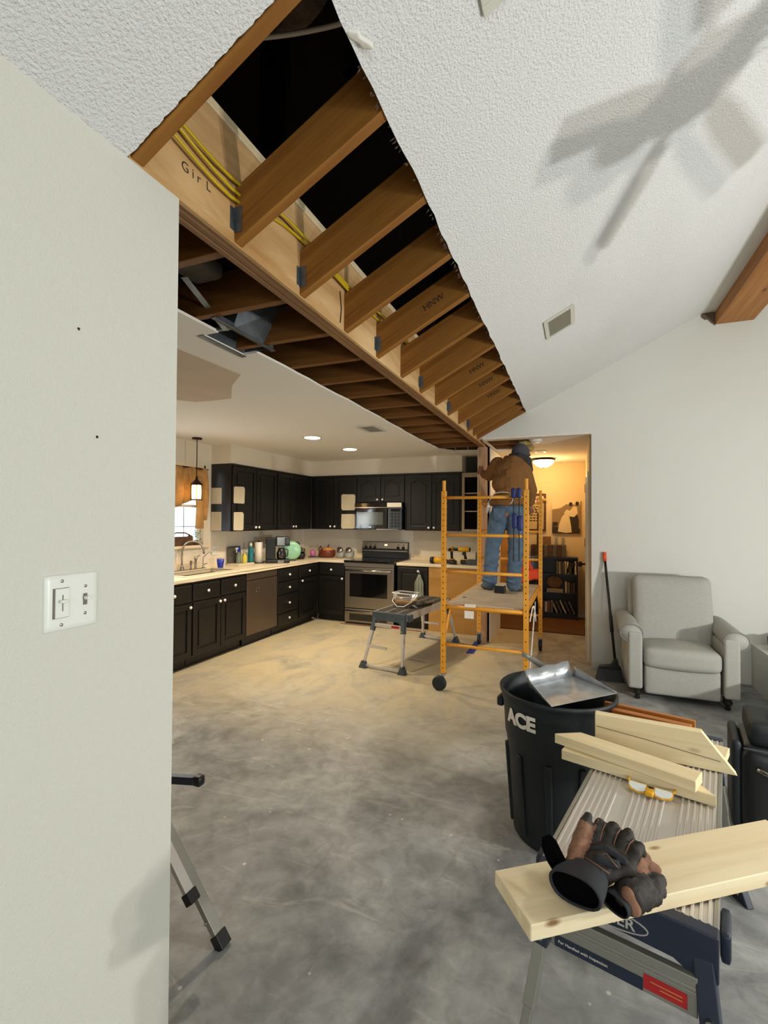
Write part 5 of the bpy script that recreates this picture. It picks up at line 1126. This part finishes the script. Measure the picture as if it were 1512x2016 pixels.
# ================================================================== GLOVES
def glove(label, cuff, cdir, palm, fingers, thumb, pads, zmin, cuffw=.052, cuffl=.045, cry=.62, tiltup=(0, .3, 1)):
    t = thing('work_glove', label, 'glove', (palm[0][0], palm[0][1], zmin))
    g_ = MB(); limb(g_, palm, [.028, .038, .038], ry=1)
    for f_ in fingers:
        limb(g_, f_, [.0165, .0155, .0145, .012][:len(f_)], n=10)
    for a_, b_ in zip(fingers[:-1], fingers[1:]): limb(g_, [Vector(a_[0]), Vector(b_[0])], [.019, .019], n=8)
    # flatten the palm: squash along its normal by adding side lobes
    limb(g_, [Vector(fingers[0][0]), Vector(palm[0])], [.02, .022]); limb(g_, [Vector(fingers[-1][0]), Vector(palm[0])], [.02, .022]); limb(g_, thumb, [.022, .020, .017, .011])
    g_.v = [(x, y, max(z, zmin)) for x, y, z in g_.v]
    rm = remesh(g_, .0045, 3)
    # wrinkles
    rm.v = [(x+.0012*sin(180*y+60*z), y+.0012*sin(150*x+90*z), z+.0016*sin(120*x+40*sin(70*y))) for x, y, z in rm.v]
    o = rm.build('hand_shell', 'glovek', t, world=True, smooth=True)
    o.data.materials.append(M['glovet']); T = [Vector(p) for p in thumb]; inv = mw(o)
    o.data.materials.append(M['glovec'])
    for p in o.data.polygons:
        c_ = inv @ p.center; d_ = min((c_-T[i].lerp(T[i+1], q/4)).length for i in range(len(T)-1) for q in range(5))
        dt = (c_-T[-1]).length; df = min((c_-Vector(f_[0])).length for f_ in fingers)
        if d_ < .026 and dt > .024 and (c_-Vector(palm[1])).length > .035: p.material_index = 1
    return t
CU = Vector((.002, 1.222, .667))
g1 = glove('upper work glove lying palm up on the plank, cuff towards camera', None, None,
    [(.018, 1.245, .672), (.045, 1.275, .684), (.066, 1.300, .692)],
    [[(.040, 1.318, .705), (.046, 1.345, .728), (.054, 1.368, .738), (.060, 1.378, .722)], [(.068, 1.322, .706), (.077, 1.348, .730), (.087, 1.370, .738), (.093, 1.378, .720)],
     [(.095, 1.310, .704), (.108, 1.335, .728), (.120, 1.358, .735), (.127, 1.366, .717)], [(.115, 1.292, .698), (.130, 1.315, .718), (.141, 1.335, .722), (.147, 1.342, .706)]],
    [(-.008, 1.262, .682), (.002, 1.300, .708), (.014, 1.335, .735), (.026, 1.362, .757)], None, .640)
def cuffpart(t, c, n, rx, rz, l, up=(0, 0, 1), name='cuff'):
    """open neoprene cuff: outer band, black lining"""
    n = Vector(n).normalized(); u_ = Vector(up).cross(n).normalized(); v_ = n.cross(u_)
    def rg_(s, k, off): return [Vector(c)+n*off+u_*rx*s*cos(2*pi*i/28)+v_*rz*s*sin(2*pi*i/28)*(1+.12*cos(4*pi*i/28)) for i in range(28)]
    loft(MB(), [rg_(.86, 0, l), rg_(.97, 0, l*.6), rg_(1.02, 0, l*.2), rg_(1.04, 0, 0), rg_(1.0, 0, -.004), rg_(.93, 0, 0), rg_(.90, 0, l*.3)], False, False).build(name, 'glovec', t, world=True, smooth=True)
    loft(MB(), [rg_(.935, 0, .001), rg_(.86, 0, l*.16), rg_(.45, 0, l*.24)], False, True).build('lining', 'glovei', t, world=True, smooth=True)
cuffpart(g1, (-.006, 1.205, .668), (.42, .90, .16), .062, .043, .062, up=(-.25, 0, 1))
stp = MB().tube([(-.030, 1.235, .680), (-.052, 1.262, .695), (-.066, 1.285, .708), (-.074, 1.298, .718)], [.020, .022, .021, .012], 12, ry=.25, upv=(.3, .6, .7)).build('wrist_strap', 'glovei', g1, world=True, smooth=True)
# knuckle pad, palm pad and stitching on the upper glove
pd = MB(); limb(pd, [(.036, 1.292, .716), (.070, 1.292, .723), (.105, 1.275, .718)], [.009, .011, .009], n=8); limb(pd, [(.05, 1.262, .718), (.085, 1.258, .715)], [.012, .011], n=8); remesh(pd, .004, 3).build('palm_pad', 'glovec', g1, world=True, smooth=True)
for f_ in (((.052, 1.320, .722), (.060, 1.342, .741), (.068, 1.360, .748)), ((.083, 1.316, .722), (.093, 1.338, .742), (.104, 1.356, .747)), ((.107, 1.300, .717), (.120, 1.322, .735), (.131, 1.338, .737)), ((.052, 1.262, .727), (.066, 1.270, .729), (.078, 1.252, .724), (.088, 1.246, .718)), ((.018, 1.262, .712), (.04, 1.245, .714), (.07, 1.232, .708))):
    MB().tube(list(f_), .0014, 5).build('seam', 'glovet', g1, world=True, smooth=True)
g2 = glove('lower work glove crumpled under the other, fingers to the right', None, None,
    [(.106, 1.252, .650), (.116, 1.260, .650), (.135, 1.290, .652)],
    [[(.140, 1.318, .660), (.156, 1.345, .672), (.168, 1.362, .665)], [(.152, 1.305, .652), (.176, 1.330, .658), (.190, 1.345, .648)], [(.150, 1.285, .645), (.172, 1.305, .648), (.186, 1.318, .640)], [(.142, 1.268, .640), (.160, 1.280, .642), (.172, 1.292, .636)]],
    [(.118, 1.300, .672), (.138, 1.330, .688), (.155, 1.352, .686), (.166, 1.372, .668)], None, .6195)
cuffpart(g2, (.080, 1.226, .6465), (.62, .78, .0), .034, .022, .05)
tn = MB(); limb(tn, [(.108, 1.238, .668), (.122, 1.226, .646)], [.016, .014], n=8); remesh(tn, .004, 2).build('tan_panel', 'glovet', g2, world=True, smooth=True)
tn = MB(); limb(tn, [(.160, 1.345, .678), (.180, 1.352, .668)], [.016, .013], n=8); remesh(tn, .004, 2).build('tan_panel', 'glovet', g2, world=True, smooth=True)

# ================================================================== TRASH CAN AND DUSTPAN
TC = (-.092, 2.50)
tcn = thing('trash_can', 'black round plastic trash can with white lettering behind the platform', 'trash can', (TC[0], TC[1], 0))
prof = [(.195, .0), (.205, .015), (.222, .25), (.232, .40), (.240, .47), (.246, .485), (.250, .56), (.256, .635), (.260, .645), (.264, .68), (.272, .684), (.274, .70), (.268, .706), (.258, .70), (.252, .64), (.236, .46), (.2, .03), (.01, .02)]
MB().lathe(prof, (0, 0, 0), 56).build('can_body', 'blackr', tcn, smooth=True)
for k in range(10):
    a = k*2*pi/10+.2; MB().box(.218, .236, -.016, .016, .06, .44).xf(Matrix.Rotation(a, 4, 'Z') @ Matrix.Rotation(.075, 4, 'Y') @ Matrix.Translation((-.021, 0, 0))).build('rib', 'blackr', tcn, bevel=.006)
for a in (2.95, 2.95-pi):
    h = MB().rbox((.268, 0, .60), (.035, .13, .05), .012, 6).xf(Matrix.Rotation(a, 4, 'Z')).build('handle', 'blackr', tcn, smooth=True)
tx = text_mesh('ACE', .090, .0012, bold=.0042)
def wrap(p, r=.2565, a0=4.055, z0=.595):
    a = a0+p[0]/r; rr = r+.002+p[2]-(.006*(-p[1])/.1); return (rr*cos(a), rr*sin(a), z0+p[1])
tx.v = [wrap(v) for v in tx.v]; tx.build('lettering', 'paper', tcn)
dp = thing('dustpan', 'bent galvanised sheet-metal dustpan resting on trash can rim', 'dustpan', (-.06, 2.47, .708))
zz = .716
A_, B_, C_, D_ = Vector((-.215, 2.42, zz)), Vector((-.104, 2.20, zz+.0)), Vector((.172, 2.485, zz+.002)), Vector((-.02, 2.63, zz+.012))
MB().add([A_, B_, C_, D_]+[q+Vector((0, 0, .002)) for q in (A_, B_, C_, D_)], [(0, 3, 2, 1), (4, 5, 6, 7), (0, 1, 5, 4), (1, 2, 6, 5), (2, 3, 7, 6), (3, 0, 4, 7)]).build('pan_floor', 'galv', dp, world=True)
def wallp(name, a, b_, h0, h1, lean, n=10, crimp=0.):
    d_ = (b_-a).normalized(); out = Vector((d_.y, -d_.x, 0))*lean; vs = []
    for i in range(n+1):
        t_ = i/n; h_ = h0+(h1-h0)*t_; c_ = crimp*sin(t_*pi*5)*.5; p = a.lerp(b_, t_); vs += [p, p+out*h_+d_*c_*.3+Vector((0, 0, h_+c_*.25))]
    fs = [(2*i, 2*i+2, 2*i+3, 2*i+1) for i in range(n)]; o = MB().add(vs, fs).build(name, 'galv', dp, world=True, smooth=True); s_ = o.modifiers.new('s', 'SOLIDIFY'); s_.thickness = .002
wallp('back_wall', D_, A_, .07, .07, .5, 20, .03); wallp('side_wall', A_, B_, .05, .006, .25); wallp('side_wall', C_, D_, .006, .05, .25)
MB().tube([(-.10, 2.555, .745), (-.15, 2.60, .765), (-.22, 2.655, .785), (-.275, 2.70, .795)], [.008, .016, .018, .014], 12, ry=.5).build('handle', 'galv', dp, world=True, smooth=True)
MB().rbox((-.11, 2.27, .67), (.02, .02, .02), .004, 3)

# ================================================================== RIGHT SIDE
# push broom leaning on the far wall
br = thing('broom', 'black push broom with an orange-tipped handle leaning on far wall', 'broom', (.32, 5.05, 0))
MB().tube([(.345, 5.10, .10), (.265, 5.405, 1.12)], .0125, 10).build('pole', 'blackp', br, world=True, smooth=True)
MB().tube([(.318, 5.20, .43), (.307, 5.243, .58)], .017, 10).build('collar', 'blackp', br, world=True, smooth=True)
MB().tube([(.266, 5.40, 1.11), (.259, 5.412, 1.20)], [.017, .019], 12).build('handle_tip', mat('orange_grip', 'E2521E', .5), br, world=True, smooth=True)
MB().prism([(.19, .105), (.395, .105), (.385, .125), (.37, .14), (.36, .20), (.33, .20), (.30, .14), (.205, .125)], 5.05, 5.12, 'y').build('head', 'blackp', br, world=True, bevel=.006)
bm_ = MB()
for i in range(26):
    for k in range(4):
        x = .195+i*.0076; y = 5.055+k*.018; s_ = (x-.29)*.28; bm_.add([(x-.005, y, .105), (x+.005, y, .105), (x+.006+s_, y-.05, .002), (x-.006+s_, y-.05, .002)], [(0, 1, 2, 3)])
bm_.build('bristles', 'blackp', br, world=True, kind='stuff')
# recliner armchair
ac = thing('armchair', 'light grey upholstered recliner armchair with rolled arms', 'armchair', (.805, 4.86, 0))
def acb(c, size, r, name, n=12, puff=(0, 0, 0), warp=None, m='fabric'):
    return MB().rbox(c, size, r, n, puff, warp).build(name, m, ac, smooth=True)
acb((0, -.232, .185), (.545, .06, .245), .022, 'footrest_panel', puff=(0, .012, 0))
acb((0, .12, .20), (.56, .62, .20), .02, 'seat_base')
sc_ = acb((0, -.01, .372), (.565, .56, .165), .05, 'seat_cushion', 14, puff=(0, .0, .025), warp=lambda p: (p[0], p[1]-.03*(1-(p[0]/.28)**2) if p[1] < -.1 else p[1], p[2]))
for z in (.315, .425): MB().tube([(-.27, -.235, z), (-.2, -.285, z), (0, -.303, z), (.2, -.285, z), (.27, -.235, z)], .004, 6).build('piping', 'fabric', sc_, smooth=True)
def lean(p): return (p[0], p[1]+.26*(p[2]), p[2])
MB().rbox((0, 0, 0), (.63, .17, .60), .055, 14, (0, .03, 0), warp=lean).xf(Matrix.Translation((0, .215, .715))).build('back_cushion', 'fabric', ac, smooth=True)
MB().rbox((0, 0, 0), (.69, .10, .66), .03, 12, warp=lean).xf(Matrix.Translation((.0, .335, .64))).build('back_frame', 'fabric', ac, smooth=True)
for s in (-1, 1):
    x = s*.345
    am = MB().rbox((x, .06, .315), (.115, .62, .44), .03, 10).build('arm', 'fabric', ac, smooth=True)
    prf = [(.088*cos(a*pi/12), .075*sin(a*pi/12)) for a in range(24)]
    rl = MB(); vs = []; nseg = 14
    for i in range(nseg+1):
        y = -.27+.66*i/nseg; rr = 1-.10*(i/nseg); zc = .565+.025*(i/nseg) ; e_ = .92 if i in (0, nseg) else 1
        vs += [(s*.375+px*rr*e_, y-(0 if i else .0), zc+pz*rr*e_) for px, pz in prf]
    fs = [(i*24+k, i*24+(k+1) % 24, (i+1)*24+(k+1) % 24, (i+1)*24+k) for i in range(nseg) for k in range(24)]+[tuple(range(24))[::-1], tuple(range(nseg*24, nseg*24+24))]
    rl.add(vs, fs).build('arm_roll', 'fabric', am, smooth=True)
    MB().tube([(s*.375+1.0*px, -.272, .565+1.0*pz) for px, pz in prf], .0045, 6, closed=True).build('piping', mat('piping_grey', '7E7D75', .9), am, smooth=True)
    MB().box(s*.345-.055, s*.345+.055, -.285, -.24, .10, .58).build('arm_front', 'fabric', am, bevel=.02, bseg=3)
    for y, n_ in ((-.22, 'leg'), (.30, 'leg')):
        MB().lathe([(.018, 0), (.024, .01), (.018, .03), (.030, .045), (.036, .065), (.026, .082), (.034, .09), (.034, .105)], (s*.325, y, 0), 18).build('leg', 'darkwood', ac, smooth=True)
# black case at the right edge
tb = thing('equipment_case', 'black ribbed hard equipment case at the right edge of photo', 'case', (.99, 2.93, 0), rad(-10))
MB().rbox((0, 0, .235), (.48, .40, .44), .07, 14).build('case_body', 'blackp', tb, smooth=True)
MB().rbox((.0, 0, .50), (.40, .34, .12), .04, 10).build('case_lid', 'blackr', tb, smooth=True)
MB().rbox((.02, 0, .60), (.24, .16, .08), .03, 8).build('carry_handle', 'blackp', tb, smooth=True)
MB().rbox((-.245, -.02, .25), (.04, .30, .42), .018, 10).build('bumper', 'blackr', tb, smooth=True)
MB().tube([(-.17, -.205, .36), (-.10, -.215, .335), (-.06, -.215, .33)], [.012, .012, .014], 10).build('latch', 'chrome', tb, smooth=True)
MB().tube([(-.22, -.19, .44), (-.0, -.2, .445), (.2, -.19, .44)], .004, 6).build('seam_line', 'slate', tb)
# black thing on the hearth
t = thing('fabric_bundle', 'black crumpled cap on the white ledge at right edge', 'cap', (1.70, 5.20, .386)); MB().rbox((0, 0, .07), (.24, .22, .14), .05, 10, warp=lambda p: (p[0]*(1+.8*p[2]), p[1], p[2]+.02*sin(30*p[0]))).build('bundle_body', 'blackp', t, smooth=True)
# yellow and navy clamp on the floor beyond the platform
t = thing('spring_clamp', 'yellow and navy bar clamp on floor right of foreground platform', 'clamp', (.60, 2.36, .0), rad(-60))
MB().box(-.10, .06, -.012, .012, .003, .02).build('bar', 'navy', t, bevel=.003); MB().prism([(-.03, .0), (.07, .0), (.03, .07), (-.0, .06)], -.015, .015, 'y').build('jaw', 'navy', t, bevel=.004); MB().prism([(-.05, .025), (.03, .022), (.02, .075), (-.02, .07)], -.017, .017, 'y').build('grip', 'yellow', t, bevel=.006)
# folded step ladder standing behind the near wall end
ld = thing('step_ladder', 'folded aluminium step ladder peeking out behind near wall end', 'ladder', (-1.30, 1.40, 0))
f0 = Vector((-1.165, 1.380, .0)); e0 = Vector((-1.560, 1.377, .50)); v0 = (e0-f0).normalized()
MB().tube([f0+v0*.03, f0+v0*.78], .029, 4, sq=True, ry=.55, upv=(0, 1, 0)).build('front_rail', 'alud', ld, world=True, bevel=.002)
MB().tube([f0+v0*.0, f0+v0*.05], .034, 4, sq=True, ry=.75, upv=(0, 1, 0)).build('foot', 'blackp', ld, world=True, bevel=.003)
f1 = Vector((-1.262, 1.312, .205)); MB().tube([f1, f1+v0*.6], .026, 4, sq=True, ry=.5, upv=(0, 1, 0)).build('rear_rail', 'alu', ld, world=True, bevel=.002)
MB().tube([f1-v0*.03, f1+v0*.01], .03, 4, sq=True, ry=.8, upv=(0, 1, 0)).build('foot', 'blackp', ld, world=True, bevel=.003)
MB().tube([(-1.72, 1.40, .48), (-1.32, 1.40, .545)], .020, 4, sq=True).xf(Matrix.Identity(4)).build('handle_rail', 'navy', ld, world=True, bevel=.003)
MB().rbox((-1.31, 1.40, .547), (.035, .035, .036), .008, 5).build('handle_cap', 'blackp', ld, world=True, smooth=True)
for y_, rr_ in ((.10, .005), (.34, .005)):
    p = f0+v0*y_; MB().lathe([(rr_, -.018), (rr_, .0)], (p.x, p.y-.012, p.z), 10, 'y').build('rivet', 'chrome', ld, world=True)

# ================================================================== OUT OF FRAME: ceiling fan whose shadow falls on the vault, work light
fn = thing('ceiling_fan', 'five-blade ceiling fan hanging from the ridge timber out of frame', 'fan', (1.39, 2.10, 2.45), .9)
MB().tube([(0, 0, .12), (0, 0, .979)], .012, 10).build('downrod', 'bronze', fn); MB().lathe([(.05, -.09), (.11, -.06), (.13, 0), (.12, .07), (.05, .12)], (0, 0, 0), 28).build('motor', 'bronze', fn, smooth=True)
MB().lathe([(.02, -.24), (.07, -.22), (.09, -.16), (.06, -.10)], (0, 0, 0), 20).build('lamp_bowl', 'white', fn, smooth=True)
bl = MB().prism([(.17, -.05), (.30, -.065), (.62, -.07), (.64, .0), (.62, .07), (.30, .065), (.17, .05)], -.004, .004).xf(Matrix.Rotation(.2, 4, 'X')).box(.10, .22, -.015, .015, -.006, .002)
b0 = bl.build('blade', 'crate', fn)
for k in range(1, 5):
    c_ = b0.copy(); COL.objects.link(c_); c_.parent = fn; c_.rotation_euler = (0, 0, k*2*pi/5)
wlt = thing('work_light', 'twin-head LED work light on a tripod out of frame to the right', 'lamp', (3.30, 2.12, 0))
MB().tube([(0, 0, .3), (0, 0, .95)], .014, 10).build('mast', 'yellow', wlt)
for k in range(3): MB().tube([(0, 0, .5), (.35*cos(k*2.09), .35*sin(k*2.09), .0)], .01, 8).build('leg', 'blackp', wlt)
